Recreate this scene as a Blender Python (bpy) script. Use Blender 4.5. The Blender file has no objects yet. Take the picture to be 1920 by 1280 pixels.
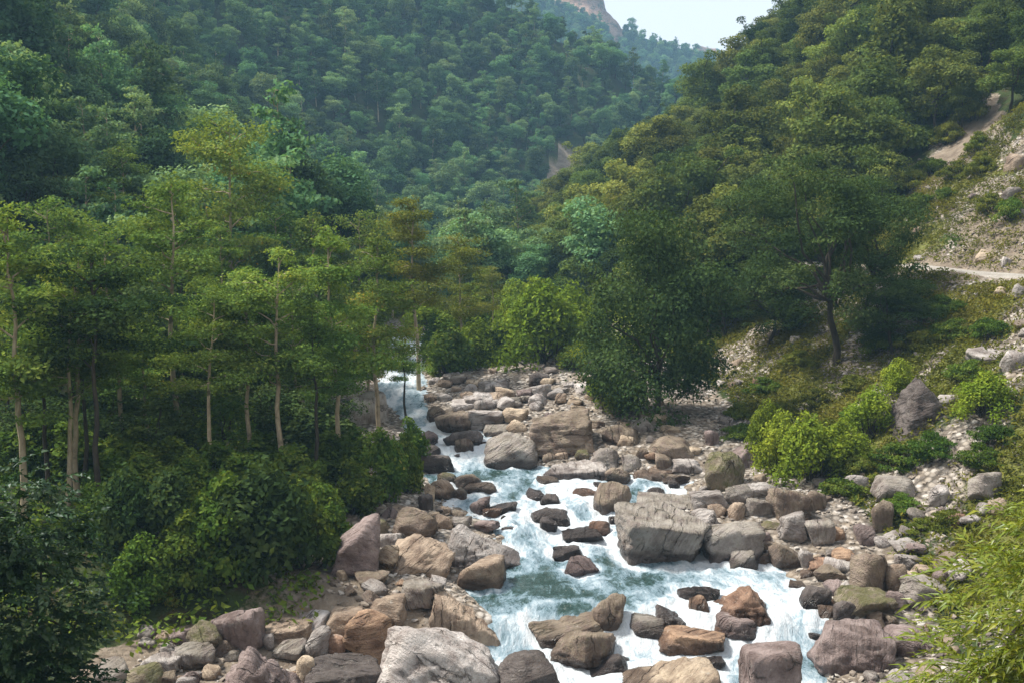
import bpy, bmesh, math, random
import numpy as np
from mathutils import Vector, noise as mnoise

# ------------------------------------------------------------------ camera, sky, sun, exposure
scene = bpy.context.scene
R = math.radians
PITCH = R(4.81)
CAM = np.array([0.0, 0.0, 12.0])
F = 1900.0                                   # focal length in pixels of the 1920 px wide picture
cam_d = bpy.data.cameras.new('camera')
cam_d.sensor_width = 36.0
cam_d.lens = 36.0 * F / 1920.0
cam_d.clip_start = 0.1
cam_d.clip_end = 6000.0
cam = bpy.data.objects.new('camera', cam_d)
scene.collection.objects.link(cam)
cam.location = CAM.tolist()
cam.rotation_euler = (R(90) - PITCH, 0, 0)
scene.camera = cam

SUN_EL, SUN_AZ = R(58), R(-75)               # azimuth from +Y towards +X
world = bpy.data.worlds.new('World')
scene.world = world
world.use_nodes = True
wn = world.node_tree
wn.nodes.clear()
sky = wn.nodes.new('ShaderNodeTexSky')
sky.sky_type = 'NISHITA'
sky.sun_disc = False
sky.sun_elevation = SUN_EL
sky.sun_rotation = SUN_AZ
sky.air_density = 1.0
sky.dust_density = 3.0
sky.ozone_density = 1.0
bg = wn.nodes.new('ShaderNodeBackground')
bg.inputs['Strength'].default_value = 0.11
wo = wn.nodes.new('ShaderNodeOutputWorld')
# even high cloud over the whole dome, thin enough that some of the blue sky comes through
tcw = wn.nodes.new('ShaderNodeTexCoord')
cn = wn.nodes.new('ShaderNodeTexNoise')
cn.inputs['Scale'].default_value = 2.2
cn.inputs['Detail'].default_value = 5.0
wn.links.new(tcw.outputs['Generated'], cn.inputs['Vector'])
cm = wn.nodes.new('ShaderNodeMapRange')
for i_, q_ in enumerate((0.25, 0.75, 0.72, 0.88)):
    cm.inputs[i_ + 1].default_value = q_
wn.links.new(cn.outputs[0], cm.inputs[0])
cx = wn.nodes.new('ShaderNodeMix')
cx.data_type = 'RGBA'
cx.inputs[7].default_value = (4.2, 4.0, 3.9, 1)
wn.links.new(cm.outputs[0], cx.inputs[0])
wn.links.new(sky.outputs[0], cx.inputs[6])
wn.links.new(cx.outputs[2], bg.inputs[0])
wn.links.new(bg.outputs[0], wo.inputs[0])

sun_d = bpy.data.lights.new('sun', 'SUN')
sun_d.energy = 3.6
sun_d.angle = R(10)
sun_d.color = (1.0, 0.95, 0.86)
sun = bpy.data.objects.new('sun', sun_d)
scene.collection.objects.link(sun)
sd = Vector((math.sin(SUN_AZ) * math.cos(SUN_EL), math.cos(SUN_AZ) * math.cos(SUN_EL), math.sin(SUN_EL)))
sun.rotation_euler = sd.to_track_quat('Z', 'Y').to_euler()
sun.location = (0, 0, 400)

scene.view_settings.view_transform = 'Standard'
scene.view_settings.look = 'None'
scene.view_settings.gamma = 1.0
scene.view_settings.exposure = 1.45
scene.view_settings.use_curve_mapping = False
cy = scene.cycles
cy.use_denoising = True
cy.denoising_prefilter = 'NONE'
cy.max_bounces = 5
cy.diffuse_bounces = 3
cy.glossy_bounces = 2
cy.transmission_bounces = 3
cy.transparent_max_bounces = 6
cy.volume_bounces = 0
cy.caustics_reflective = False
cy.caustics_refractive = False
cy.sample_clamp_indirect = 6.0

# ------------------------------------------------------------------ helpers
rng = np.random.default_rng(7)
COL = scene.collection

def ray(u, v):
    a, b = (u - 960.0) / F, (640.0 - v) / F
    s, c = math.sin(PITCH), math.cos(PITCH)
    return np.array([a, c + b * s, -s + b * c])

def at(u, v, Y):
    d = ray(u, v)
    return CAM + d * (Y / d[1])

def project(P):
    P = np.atleast_2d(P) - CAM
    s, c = math.sin(PITCH), math.cos(PITCH)
    f = P[:, 1] * c - P[:, 2] * s
    up = P[:, 1] * s + P[:, 2] * c
    f = np.where(f < 0.1, 0.1, f)
    return 960 + F * P[:, 0] / f, 640 - F * up / f, f

def _hash(i, j, k, seed):
    with np.errstate(over='ignore'):
        h = (i.astype(np.uint32) * np.uint32(374761393) + j.astype(np.uint32) * np.uint32(668265263)
             + k.astype(np.uint32) * np.uint32(2147483647) + np.uint32((seed * 1274126177 + 12345) & 0xffffffff))
        h = (h ^ (h >> np.uint32(13))) * np.uint32(1274126177)
        h = h ^ (h >> np.uint32(16))
        h = (h ^ (h >> np.uint32(11))) * np.uint32(2246822519)
        h = h ^ (h >> np.uint32(15))
    return h.astype(np.float64) / 4294967295.0 * 2 - 1

def vnoise(x, y, z=None, seed=0):
    x, y = np.asarray(x, float), np.asarray(y, float)
    z = np.zeros_like(x) if z is None else np.asarray(z, float)
    xi, yi, zi = np.floor(x).astype(np.int64), np.floor(y).astype(np.int64), np.floor(z).astype(np.int64)
    fx, fy, fz = x - xi, y - yi, z - zi
    fx, fy, fz = fx * fx * (3 - 2 * fx), fy * fy * (3 - 2 * fy), fz * fz * (3 - 2 * fz)
    r = 0
    for a in (0, 1):
        for b in (0, 1):
            for c in (0, 1):
                w = (fx if a else 1 - fx) * (fy if b else 1 - fy) * (fz if c else 1 - fz)
                r = r + w * _hash(xi + a, yi + b, zi + c, seed)
    return r

def fbm(x, y, z=None, seed=0, oct=4):
    s, a, r = 1.0, 0.5, 0
    for o in range(oct):
        r = r + a * vnoise(np.asarray(x) * s, np.asarray(y) * s, None if z is None else np.asarray(z) * s, seed + o * 17)
        s *= 2.03
        a *= 0.5
    return r

def sstep(a, b, x):
    t = np.clip((x - a) / (b - a), 0, 1)
    return t * t * (3 - 2 * t)

def mesh_np(name, V, Fc, mats=(), smooth=False, attrs=None, matidx=None):
    """Fc: (n,k) int array, or a list of such arrays"""
    V = np.asarray(V, np.float32)
    Fs = Fc if isinstance(Fc, list) else [Fc]
    Fs = [np.asarray(f, np.int32) for f in Fs if len(f)]
    me = bpy.data.meshes.new(name)
    me.vertices.add(len(V))
    me.vertices.foreach_set('co', V.ravel())
    nl = sum(f.size for f in Fs)
    npoly = sum(len(f) for f in Fs)
    me.loops.add(nl)
    me.loops.foreach_set('vertex_index', np.concatenate([f.ravel() for f in Fs]))
    me.polygons.add(npoly)
    tot = np.concatenate([np.full(len(f), f.shape[1], np.int32) for f in Fs])
    st = np.concatenate([[0], np.cumsum(tot)[:-1]]).astype(np.int32)
    me.polygons.foreach_set('loop_start', st)
    if smooth:
        me.polygons.foreach_set('use_smooth', np.ones(npoly, bool))
    else:
        me.polygons.foreach_set('use_smooth', np.zeros(npoly, bool))
    for m in mats:
        me.materials.append(m)
    if matidx is not None:
        me.polygons.foreach_set('material_index', np.asarray(matidx, np.int32))
    for k, a in (attrs or {}).items():
        a = np.asarray(a, np.float32)
        if a.ndim == 1:
            at_ = me.attributes.new(k, 'FLOAT', 'POINT')
            at_.data.foreach_set('value', a)
        else:
            at_ = me.attributes.new(k, 'FLOAT_VECTOR', 'POINT')
            at_.data.foreach_set('vector', a.ravel())
    me.update(calc_edges=True)
    return me

def link(name, me, parent=None, loc=(0, 0, 0), rot=(0, 0, 0), scale=(1, 1, 1)):
    o = bpy.data.objects.new(name, me)
    COL.objects.link(o)
    o.location = loc
    o.rotation_euler = rot
    o.scale = scale
    if parent is not None:
        o.parent = parent
    return o

def tag(o, label, cat, group=None):
    o['label'] = label
    o['category'] = cat
    if group:
        o['group'] = group
    return o

# ------------------------------------------------------------------ node helpers
def new_mat(name):
    m = bpy.data.materials.new(name)
    m.use_nodes = True
    nt = m.node_tree
    nt.nodes.clear()
    return m, nt

class N:
    def __init__(s, nt):
        s.nt = nt
    def n(s, t, **kw):
        nd = s.nt.nodes.new(t)
        for k, v in kw.items():
            if k.startswith('i_'):
                nd.inputs[int(k[2:]) if k[2:].isdigit() else k[2:].replace('_', ' ')].default_value = v
            else:
                setattr(nd, k, v)
        return nd
    def l(s, a, b):
        s.nt.links.new(a, b)
    def val(s, x, sock):
        if hasattr(x, 'links'):
            s.l(x, sock)
        else:
            sock.default_value = x
    def math(s, op, a, b=None, clamp=False):
        nd = s.n('ShaderNodeMath', operation=op, use_clamp=clamp)
        s.val(a, nd.inputs[0])
        if b is not None:
            s.val(b, nd.inputs[1])
        return nd.outputs[0]
    def mix(s, f, a, b, mode='MIX'):
        nd = s.n('ShaderNodeMix', data_type='RGBA', blend_type=mode)
        s.val(f, nd.inputs[0])
        for x, i in ((a, 6), (b, 7)):
            if hasattr(x, 'links'):
                s.l(x, nd.inputs[i])
            else:
                nd.inputs[i].default_value = (*x, 1) if len(x) == 3 else x
        return nd.outputs[2]
    def noise(s, vec, scale, detail=4, rough=0.55, out=0, dist=0.0):
        nd = s.n('ShaderNodeTexNoise')
        if vec is not None:
            s.l(vec, nd.inputs['Vector'])
        nd.inputs['Scale'].default_value = scale
        nd.inputs['Detail'].default_value = detail
        nd.inputs['Roughness'].default_value = rough
        nd.inputs['Distortion'].default_value = dist
        return nd.outputs[out]
    def ramp(s, fac, stops, interp='LINEAR'):
        nd = s.n('ShaderNodeValToRGB')
        cr = nd.color_ramp
        cr.interpolation = interp
        while len(cr.elements) > 1:
            cr.elements.remove(cr.elements[-1])
        cr.elements[0].position = stops[0][0]
        c = stops[0][1]
        cr.elements[0].color = (*c, 1) if not np.isscalar(c) else (c, c, c, 1)
        for p, c in stops[1:]:
            e = cr.elements.new(p)
            e.color = (*c, 1) if not np.isscalar(c) else (c, c, c, 1)
        s.val(fac, nd.inputs[0])
        return nd.outputs[0]
    def remap(s, x, a, b, c=0.0, d=1.0):
        nd = s.n('ShaderNodeMapRange')
        s.val(x, nd.inputs[0])
        for i, q in enumerate((a, b, c, d)):
            nd.inputs[i + 1].default_value = q
        return nd.outputs[0]

def out(g, sh):
    o = g.n('ShaderNodeOutputMaterial')
    g.l(sh, o.inputs['Surface'])

# ------------------------------------------------------------------ materials
def rock_material():
    m, nt = new_mat('river_rock')
    g = N(nt)
    oi = g.n('ShaderNodeObjectInfo')
    tc = g.n('ShaderNodeTexCoord')
    geo = g.n('ShaderNodeNewGeometry')
    off = g.n('ShaderNodeVectorMath', operation='MULTIPLY_ADD')
    comb = g.n('ShaderNodeCombineXYZ')
    for i in range(3):
        g.l(oi.outputs['Random'], comb.inputs[i])
    g.l(comb.outputs[0], off.inputs[0])
    off.inputs[1].default_value = (37, 91, 53)
    g.l(tc.outputs['Object'], off.inputs[2])
    v = off.outputs[0]
    # strata: stretched coordinates, tilted per stone
    rot = g.n('ShaderNodeVectorRotate', rotation_type='EULER_XYZ')
    g.l(v, rot.inputs['Vector'])
    cr = g.n('ShaderNodeCombineXYZ')
    g.l(g.math('MULTIPLY', oi.outputs['Random'], 1.7), cr.inputs[0])
    g.l(g.math('MULTIPLY', oi.outputs['Random'], 5.1), cr.inputs[1])
    g.l(cr.outputs[0], rot.inputs['Rotation'])
    st = g.n('ShaderNodeMapping')
    st.inputs['Scale'].default_value = (0.5, 0.5, 3.2)
    g.l(rot.outputs[0], st.inputs['Vector'])
    strata = g.noise(st.outputs[0], 2.2, 6, 0.62)
    big = g.noise(v, 1.3, 5, 0.6)
    fine = g.noise(v, 14.0, 6, 0.68)
    base = oi.outputs['Color']
    c = g.mix(g.remap(big, 0.35, 0.68), g.mix(1.0, base, (0.5, 0.44, 0.42), 'MULTIPLY'), g.mix(1.0, base, (1.4, 1.4, 1.4), 'MULTIPLY'))
    c = g.mix(g.remap(strata, 0.52, 0.7, 0, 0.55), c, g.mix(1.0, base, (1.5, 1.52, 1.55), 'MULTIPLY'))
    c = g.mix(g.remap(strata, 0.44, 0.32, 0, 0.6), c, g.mix(1.0, base, (0.5, 0.44, 0.42), 'MULTIPLY'))
    # pale lichen and dark stain blotches
    lich = g.noise(v, 3.4, 7, 0.72)
    c = g.mix(g.remap(lich, 0.6, 0.68, 0, 0.5), c, (0.42, 0.40, 0.36))
    c = g.mix(g.remap(lich, 0.40, 0.33, 0, 0.65), c, (0.07, 0.06, 0.055))
    c = g.mix(g.remap(fine, 0.3, 0.7, 0.0, 0.45), c, g.mix(1.0, c, (1.35, 1.33, 1.3), 'MULTIPLY'))
    wob = g.n('ShaderNodeVectorMath', operation='MULTIPLY_ADD')
    g.l(g.noise(v, 1.6, 4, 0.6, out=1), wob.inputs[0])
    wob.inputs[1].default_value = (1.1, 1.1, 1.1)
    g.l(st.outputs[0], wob.inputs[2])
    vo = g.n('ShaderNodeTexVoronoi', feature='DISTANCE_TO_EDGE')
    vo.inputs['Scale'].default_value = 0.55
    g.l(wob.outputs[0], vo.inputs['Vector'])
    crack = g.math('MULTIPLY', g.remap(vo.outputs['Distance'], 0.035, 0.004), g.remap(g.noise(v, 0.9, 2, 0.5), 0.48, 0.6))
    c = g.mix(g.math('MULTIPLY', crack, 0.8), c, g.mix(1.0, c, (0.22, 0.19, 0.17), 'MULTIPLY'))
    # moss where the stone carries it
    am = g.n('ShaderNodeAttribute', attribute_type='OBJECT', attribute_name='moss')
    sep = g.n('ShaderNodeSeparateXYZ')
    g.l(geo.outputs['Normal'], sep.inputs[0])
    mo = g.math('MULTIPLY', g.remap(g.math('ADD', g.noise(v, 2.6, 6, 0.7), g.math('MULTIPLY', sep.outputs[2], 0.12)), 0.5, 0.62), am.outputs['Fac'])
    c = g.mix(mo, c, g.mix(fine, (0.05, 0.05, 0.015), (0.13, 0.13, 0.035)))
    # wet foot of stones standing in the water
    aw = g.n('ShaderNodeAttribute', attribute_type='OBJECT', attribute_name='waterline')
    sp = g.n('ShaderNodeSeparateXYZ')
    g.l(geo.outputs['Position'], sp.inputs[0])
    h = g.math('SUBTRACT', sp.outputs[2], aw.outputs['Fac'])
    h = g.math('SUBTRACT', h, g.math('MULTIPLY', g.noise(v, 2.0, 4, 0.6), 0.42))
    wet = g.remap(h, 0.24, 0.04, 0.0, 1.0)
    c = g.mix(wet, c, g.mix(1.0, c, (0.36, 0.33, 0.33), 'MULTIPLY'))
    b = g.n('ShaderNodeBsdfPrincipled')
    g.l(c, b.inputs['Base Color'])
    g.l(g.remap(wet, 0, 1, 0.78, 0.28), b.inputs['Roughness'])
    b.inputs['Specular IOR Level'].default_value = 0.35
    hgt = g.math('ADD', g.math('MULTIPLY', strata, 0.9), g.math('MULTIPLY', fine, 0.35))
    hgt = g.math('ADD', hgt, g.math('MULTIPLY', g.noise(v, 5.0, 6, 0.7), 0.6))
    hgt = g.math('SUBTRACT', hgt, g.math('MULTIPLY', crack, 0.45))
    bp = g.n('ShaderNodeBump')
    bp.inputs['Strength'].default_value = 1.0
    bp.inputs['Distance'].default_value = 0.2
    g.l(hgt, bp.inputs['Height'])
    g.l(bp.outputs[0], b.inputs['Normal'])
    out(g, b.outputs[0])
    return m

def gravel_material(name, stops, rough=0.85):
    m, nt = new_mat(name)
    g = N(nt)
    geo = g.n('ShaderNodeNewGeometry')
    tc = g.n('ShaderNodeTexCoord')
    c = g.ramp(geo.outputs['Random Per Island'], stops)
    f = g.noise(tc.outputs['Object'], 7.0, 5, 0.7)
    c = g.mix(g.remap(f, 0.3, 0.7, 0, 0.6), g.mix(1.0, c, (0.6, 0.58, 0.56), 'MULTIPLY'), c)
    b = g.n('ShaderNodeBsdfPrincipled')
    g.l(c, b.inputs['Base Color'])
    b.inputs['Roughness'].default_value = rough
    b.inputs['Specular IOR Level'].default_value = 0.25
    bp = g.n('ShaderNodeBump')
    bp.inputs['Strength'].default_value = 0.5
    bp.inputs['Distance'].default_value = 0.05
    g.l(f, bp.inputs['Height'])
    g.l(bp.outputs[0], b.inputs['Normal'])
    out(g, b.outputs[0])
    return m

def ground_material():
    m, nt = new_mat('valley_ground')
    g = N(nt)
    tc = g.n('ShaderNodeTexCoord')
    v = tc.outputs['Object']
    za = g.n('ShaderNodeAttribute', attribute_name='zone')     # x grass, y rubble, z bare sand
    sp = g.n('ShaderNodeSeparateXYZ')
    g.l(za.outputs['Vector'], sp.inputs[0])
    n1 = g.noise(v, 0.9, 7, 0.68)
    n2 = g.noise(v, 5.5, 6, 0.7)
    vor = g.n('ShaderNodeTexVoronoi', feature='F1')
    vor.inputs['Scale'].default_value = 4.2
    g.l(v, vor.inputs['Vector'])
    vc = g.n('ShaderNodeSeparateColor')
    g.l(vor.outputs['Color'], vc.inputs[0])
    soil = g.mix(g.remap(n2, 0.35, 0.68), (0.028, 0.022, 0.012), (0.075, 0.058, 0.03))
    soil = g.mix(g.remap(n1, 0.36, 0.5, 0, 0.9), soil, (0.035, 0.055, 0.016))
    peb = g.ramp(vc.outputs[0], [(0, (0.15, 0.13, 0.115)), (0.35, (0.26, 0.23, 0.20)), (0.7, (0.38, 0.335, 0.285)), (1, (0.52, 0.49, 0.46))])
    peb = g.mix(g.remap(vor.outputs['Distance'], 0.35, 0.7, 0, 0.8), peb, (0.05, 0.042, 0.034))
    peb = g.mix(g.remap(n1, 0.45, 0.7, 0, 0.6), peb, (0.26, 0.2, 0.14))
    grass = g.mix(g.remap(n2, 0.3, 0.7), (0.06, 0.075, 0.02), (0.19, 0.19, 0.05))
    grass = g.mix(g.remap(n1, 0.55, 0.7, 0, 0.8), grass, (0.15, 0.11, 0.035))
    sand = g.mix(g.remap(n1, 0.35, 0.65), (0.14, 0.11, 0.085), (0.26, 0.215, 0.165))
    k = g.math('MULTIPLY', g.math('SUBTRACT', n2, 0.5), 0.9)
    c = g.mix(g.remap(g.math('ADD', sp.outputs[0], k), 0.4, 0.6), soil, grass)
    c = g.mix(g.remap(g.math('ADD', sp.outputs[1], k), 0.4, 0.6), c, peb)
    c = g.mix(g.remap(g.math('ADD', sp.outputs[2], k), 0.4, 0.6), c, sand)
    b = g.n('ShaderNodeBsdfPrincipled')
    g.l(c, b.inputs['Base Color'])
    b.inputs['Roughness'].default_value = 0.92
    b.inputs['Specular IOR Level'].default_value = 0.15
    bp = g.n('ShaderNodeBump')
    bp.inputs['Strength'].default_value = 0.9
    bp.inputs['Distance'].default_value = 0.2
    g.l(g.math('ADD', g.math('MULTIPLY', n2, 0.6), g.math('MULTIPLY', vor.outputs['Distance'], -0.4)), bp.inputs['Height'])
    g.l(bp.outputs[0], b.inputs['Normal'])
    out(g, b.outputs[0])
    return m

def water_material():
    m, nt = new_mat('river_water')
    g = N(nt)
    fa = g.n('ShaderNodeAttribute', attribute_name='foam')
    fl = g.n('ShaderNodeAttribute', attribute_name='flow')
    mp = g.n('ShaderNodeMapping')
    mp.inputs['Scale'].default_value = (1.0, 0.5, 1.0)
    g.l(fl.outputs['Vector'], mp.inputs['Vector'])
    v = mp.outputs[0]
    s1 = g.noise(v, 1.9, 8, 0.7, dist=1.2)
    s2 = g.noise(v, 7.5, 7, 0.75, dist=0.8)
    k = g.math('ADD', g.math('MULTIPLY', g.math('SUBTRACT', s1, 0.5), 1.7), g.math('MULTIPLY', g.math('SUBTRACT', s2, 0.5), 1.1))
    f = g.math('ADD', fa.outputs['Fac'], k, clamp=True)
    c = g.ramp(f, [(0.0, (0.018, 0.042, 0.036)), (0.16, (0.045, 0.085, 0.085)), (0.36, (0.12, 0.185, 0.22)),
                   (0.56, (0.21, 0.285, 0.335)), (0.76, (0.34, 0.41, 0.455)), (1.0, (0.53, 0.57, 0.60))])
    b = g.n('ShaderNodeBsdfPrincipled')
    g.l(c, b.inputs['Base Color'])
    g.l(g.remap(f, 0.1, 0.75, 0.07, 0.6), b.inputs['Roughness'])
    b.inputs['IOR'].default_value = 1.33
    g.l(g.remap(f, 0.45, 0.95, 0.0, 0.25), b.inputs['Subsurface Weight']) if False else None
    bp = g.n('ShaderNodeBump')
    bp.inputs['Strength'].default_value = 0.9
    bp.inputs['Distance'].default_value = 0.2
    rip = g.noise(v, 3.2, 5, 0.6, dist=0.4)
    g.l(g.math('ADD', g.math('MULTIPLY', rip, 0.8), g.math('MULTIPLY', s2, 0.4)), bp.inputs['Height'])
    g.l(bp.outputs[0], b.inputs['Normal'])
    out(g, b.outputs[0])
    return m

def leaf_material(name, dark, mid, light, odd=None, trans=0.3, gloss=0.0, rough=0.4, objvar=0.4):
    m, nt = new_mat(name)
    g = N(nt)
    geo = g.n('ShaderNodeNewGeometry')
    oi = g.n('ShaderNodeObjectInfo')
    ta = g.n('ShaderNodeAttribute', attribute_name='tint')
    f = g.math('ADD', g.math('MULTIPLY', geo.outputs['Random Per Island'], 0.36), g.math('MULTIPLY', ta.outputs['Fac'], 0.64 - objvar * 0.5))
    f = g.math('ADD', f, g.math('MULTIPLY', oi.outputs['Random'], objvar * 0.5 + 0.0), clamp=True)
    stops = [(0.0, dark), (0.5, mid), (0.88, light)]
    if odd:
        stops += [(0.95, odd)]
    c = g.ramp(f, stops)
    # whole-tree hue drift
    hs = g.n('ShaderNodeHueSaturation')
    wv = g.n('ShaderNodeTexWhiteNoise', noise_dimensions='1D')
    g.l(g.math('MULTIPLY', oi.outputs['Random'], 91.7), wv.inputs['W'])
    g.l(g.remap(wv.outputs['Value'], 0, 1, 0.5 - 0.05 * objvar, 0.5 + 0.012 * objvar), hs.inputs['Hue'])
    wv2 = g.n('ShaderNodeTexWhiteNoise', noise_dimensions='1D')
    g.l(g.math('MULTIPLY', oi.outputs['Random'], 377.1), wv2.inputs['W'])
    g.l(g.remap(wv2.outputs['Value'], 0, 1, 1 - 0.55 * objvar, 1 + 0.75 * objvar), hs.inputs['Value'])
    g.l(c, hs.inputs['Color'])
    c = hs.outputs[0]
    d = g.n('ShaderNodeBsdfDiffuse')
    g.l(c, d.inputs[0])
    t = g.n('ShaderNodeBsdfTranslucent')
    g.l(g.mix(1.0, c, (1.25, 1.15, 0.55), 'MULTIPLY'), t.inputs[0])
    ms = g.n('ShaderNodeMixShader')
    ms.inputs[0].default_value = trans
    g.l(d.outputs[0], ms.inputs[1])
    g.l(t.outputs[0], ms.inputs[2])
    sh = ms.outputs[0]
    if gloss > 0:
        gl = g.n('ShaderNodeBsdfGlossy')
        gl.inputs['Roughness'].default_value = rough
        gl.inputs[0].default_value = (0.9, 0.95, 1.0, 1)
        m2 = g.n('ShaderNodeMixShader')
        m2.inputs[0].default_value = gloss
        g.l(sh, m2.inputs[1])
        g.l(gl.outputs[0], m2.inputs[2])
        sh = m2.outputs[0]
    out(g, sh)
    return m

def bark_material(name, c1, c2):
    m, nt = new_mat(name)
    g = N(nt)
    tc = g.n('ShaderNodeTexCoord')
    mp = g.n('ShaderNodeMapping')
    mp.inputs['Scale'].default_value = (3, 3, 0.8)
    g.l(tc.outputs['Object'], mp.inputs['Vector'])
    n1 = g.noise(mp.outputs[0], 2.0, 6, 0.7)
    n2 = g.noise(tc.outputs['Object'], 1.4, 4, 0.6)
    c = g.mix(g.remap(n1, 0.35, 0.65), c1, c2)
    c = g.mix(g.remap(n2, 0.55, 0.66, 0, 0.75), c, (0.06, 0.06, 0.028))
    b = g.n('ShaderNodeBsdfPrincipled')
    g.l(c, b.inputs['Base Color'])
    b.inputs['Roughness'].default_value = 0.85
    b.inputs['Specular IOR Level'].default_value = 0.2
    out(g, b.outputs[0])
    return m

M = {}
M['rock'] = rock_material()
M['gravel'] = gravel_material('bank_gravel', [(0, (0.13, 0.11, 0.095)), (0.25, (0.25, 0.215, 0.185)), (0.5, (0.36, 0.305, 0.25)), (0.75, (0.44, 0.40, 0.355)), (1, (0.56, 0.535, 0.50))])
M['ground'] = ground_material()
M['water'] = water_material()
M['bark_pale'] = bark_material('pale_bark', (0.46, 0.38, 0.27), (0.24, 0.19, 0.13))
M['bark_dark'] = bark_material('dark_bark', (0.075, 0.06, 0.045), (0.03, 0.025, 0.02))
M['leaf_alder'] = leaf_material('alder_leaf', (0.054, 0.108, 0.029), (0.114, 0.195, 0.043), (0.226, 0.289, 0.061), (0.363, 0.298, 0.055))
M['leaf_yellow'] = leaf_material('yellowing_leaf', (0.069, 0.107, 0.025), (0.161, 0.199, 0.038), (0.291, 0.291, 0.054), (0.398, 0.291, 0.046))
M['leaf_dark'] = leaf_material('dark_tree_leaf', (0.021, 0.044, 0.017), (0.047, 0.086, 0.028), (0.093, 0.136, 0.044), None)
M['leaf_forest'] = leaf_material('forest_leaf', (0.036, 0.092, 0.049), (0.079, 0.166, 0.076), (0.156, 0.248, 0.113), None, objvar=0.95)  # leaf green shifted cooler, so the colour carries part of the distance haze
M['leaf_forest_r'] = leaf_material('hillside_leaf', (0.040, 0.072, 0.022), (0.089, 0.135, 0.035), (0.180, 0.211, 0.049), None, objvar=0.85)
M['leaf_shrub'] = leaf_material('shrub_leaf', (0.031, 0.065, 0.014), (0.077, 0.140, 0.025), (0.168, 0.218, 0.037), (0.281, 0.225, 0.042))
M['leaf_bright'] = leaf_material('bright_shrub_leaf', (0.068, 0.115, 0.015), (0.146, 0.218, 0.024), (0.268, 0.328, 0.039), None)
M['leaf_scrub'] = leaf_material('scrub_leaf', (0.05, 0.075, 0.016), (0.11, 0.14, 0.026), (0.2, 0.21, 0.04), (0.24, 0.19, 0.05))
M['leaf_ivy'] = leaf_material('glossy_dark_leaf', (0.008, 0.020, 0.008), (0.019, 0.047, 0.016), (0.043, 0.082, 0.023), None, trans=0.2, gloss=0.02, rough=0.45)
M['leaf_lance'] = leaf_material('lance_leaf', (0.057, 0.098, 0.014), (0.144, 0.196, 0.021), (0.276, 0.287, 0.032), (0.391, 0.287, 0.034), trans=0.35, gloss=0.02)
M['grass'] = leaf_material('slope_grass', (0.048, 0.072, 0.014), (0.120, 0.144, 0.026), (0.228, 0.222, 0.042), (0.264, 0.192, 0.060), trans=0.3)

# ------------------------------------------------------------------ the valley: river line, slopes, heights
ZR = np.array([[0, -1.2], [15, -0.6], [26, -0.12], [29.2, -0.02], [30.2, 0.05], [31.2, 0.74], [36.5, 0.9], [42, 1.6], [48, 1.95], [54, 2.45],
               [58, 3.0], [63, 3.7], [75, 4.8], [90, 6.0], [130, 8.5], [170, 10.0], [220, 12.0], [300, 14.0], [600, 16.0]])

def zr(Y):
    return np.interp(Y, ZR[:, 0], ZR[:, 1])

def hit_river(u, v):
    d = ray(u, v)
    Y = np.arange(14, 130, 0.02)
    z = CAM[2] + d[2] * Y / d[1]
    i = np.argmax(z < zr(Y))
    return Y[i], d[0] / d[1] * Y[i]

EDGE = [(1280, 690, 1545), (1200, 915, 1560), (1165, 920, 1555), (1120, 880, 1530), (1090, 850, 1505), (1065, 930, 1480),
        (1040, 960, 1400), (1000, 945, 1230), (960, 880, 1200), (930, 820, 1290), (900, 800, 1290), (880, 795, 1060),
        (860, 790, 960), (840, 785, 930), (815, 775, 910), (795, 765, 838), (770, 745, 795), (740, 700, 790), (700, 715, 790), (660, 740, 795)]
_e = []
for v_, ul, ur in EDGE:
    Yl, Xl = hit_river(ul, v_)
    Yr, Xr = hit_river(ur, v_)
    _e.append(((Yl + Yr) / 2, Xl, Xr))
_e.sort()
_e = [(0.0, -3.0, 9.0), (12.0, -3.5, 9.0), (20.0, -4.0, 9.0)] + [q for q in _e if q[0] > 26.0]
_l = _e[-1]
_e += [(_l[0] + 12, _l[1] - 2, _l[2] - 1), (110, -9, -5), (140, -12, -8), (165, -12, -8), (190, 0, 5), (600, 200, 210)]
EDG = np.array(_e)

def XL(Y):
    return np.interp(Y, EDG[:, 0], EDG[:, 1])

def XR(Y):
    return np.interp(Y, EDG[:, 0], EDG[:, 2])

FOOT_R = np.array([(5, -40), (8, 0), (10.5, 20), (12.2, 30), (13.0, 36), (12.3, 45), (11.5, 54), (10.2, 63), (9.0, 80), (0.5, 110), (-6, 150), (-1, 178), (19, 192), (70, 204), (200, 225), (600, 260)], float)
FOOT_L = np.array([(-26, -40), (-25, 20), (-23, 40), (-19, 65), (-15, 90), (-16, 130), (-14, 172), (8, 204), (52, 222), (120, 236), (220, 262), (600, 320)], float)

def side_dist(x, y, line):
    """signed distance to an open line walked upstream: positive to its right"""
    best = np.full(np.shape(x), 1e9)
    sgn = np.zeros(np.shape(x))
    for (ax, ay), (bx, by) in zip(line[:-1], line[1:]):
        dx, dy = bx - ax, by - ay
        t = np.clip(((x - ax) * dx + (y - ay) * dy) / (dx * dx + dy * dy), 0, 1)
        px, py = ax + t * dx, ay + t * dy
        d = np.hypot(x - px, y - py)
        s = np.sign((x - ax) * dy - (y - ay) * dx)
        up = d < best - 1e-9
        best = np.where(up, d, best)
        sgn = np.where(up, s, sgn)
    return best * sgn

def road_z(y):
    return 11.05 + (y - 50) * 0.012

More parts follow.
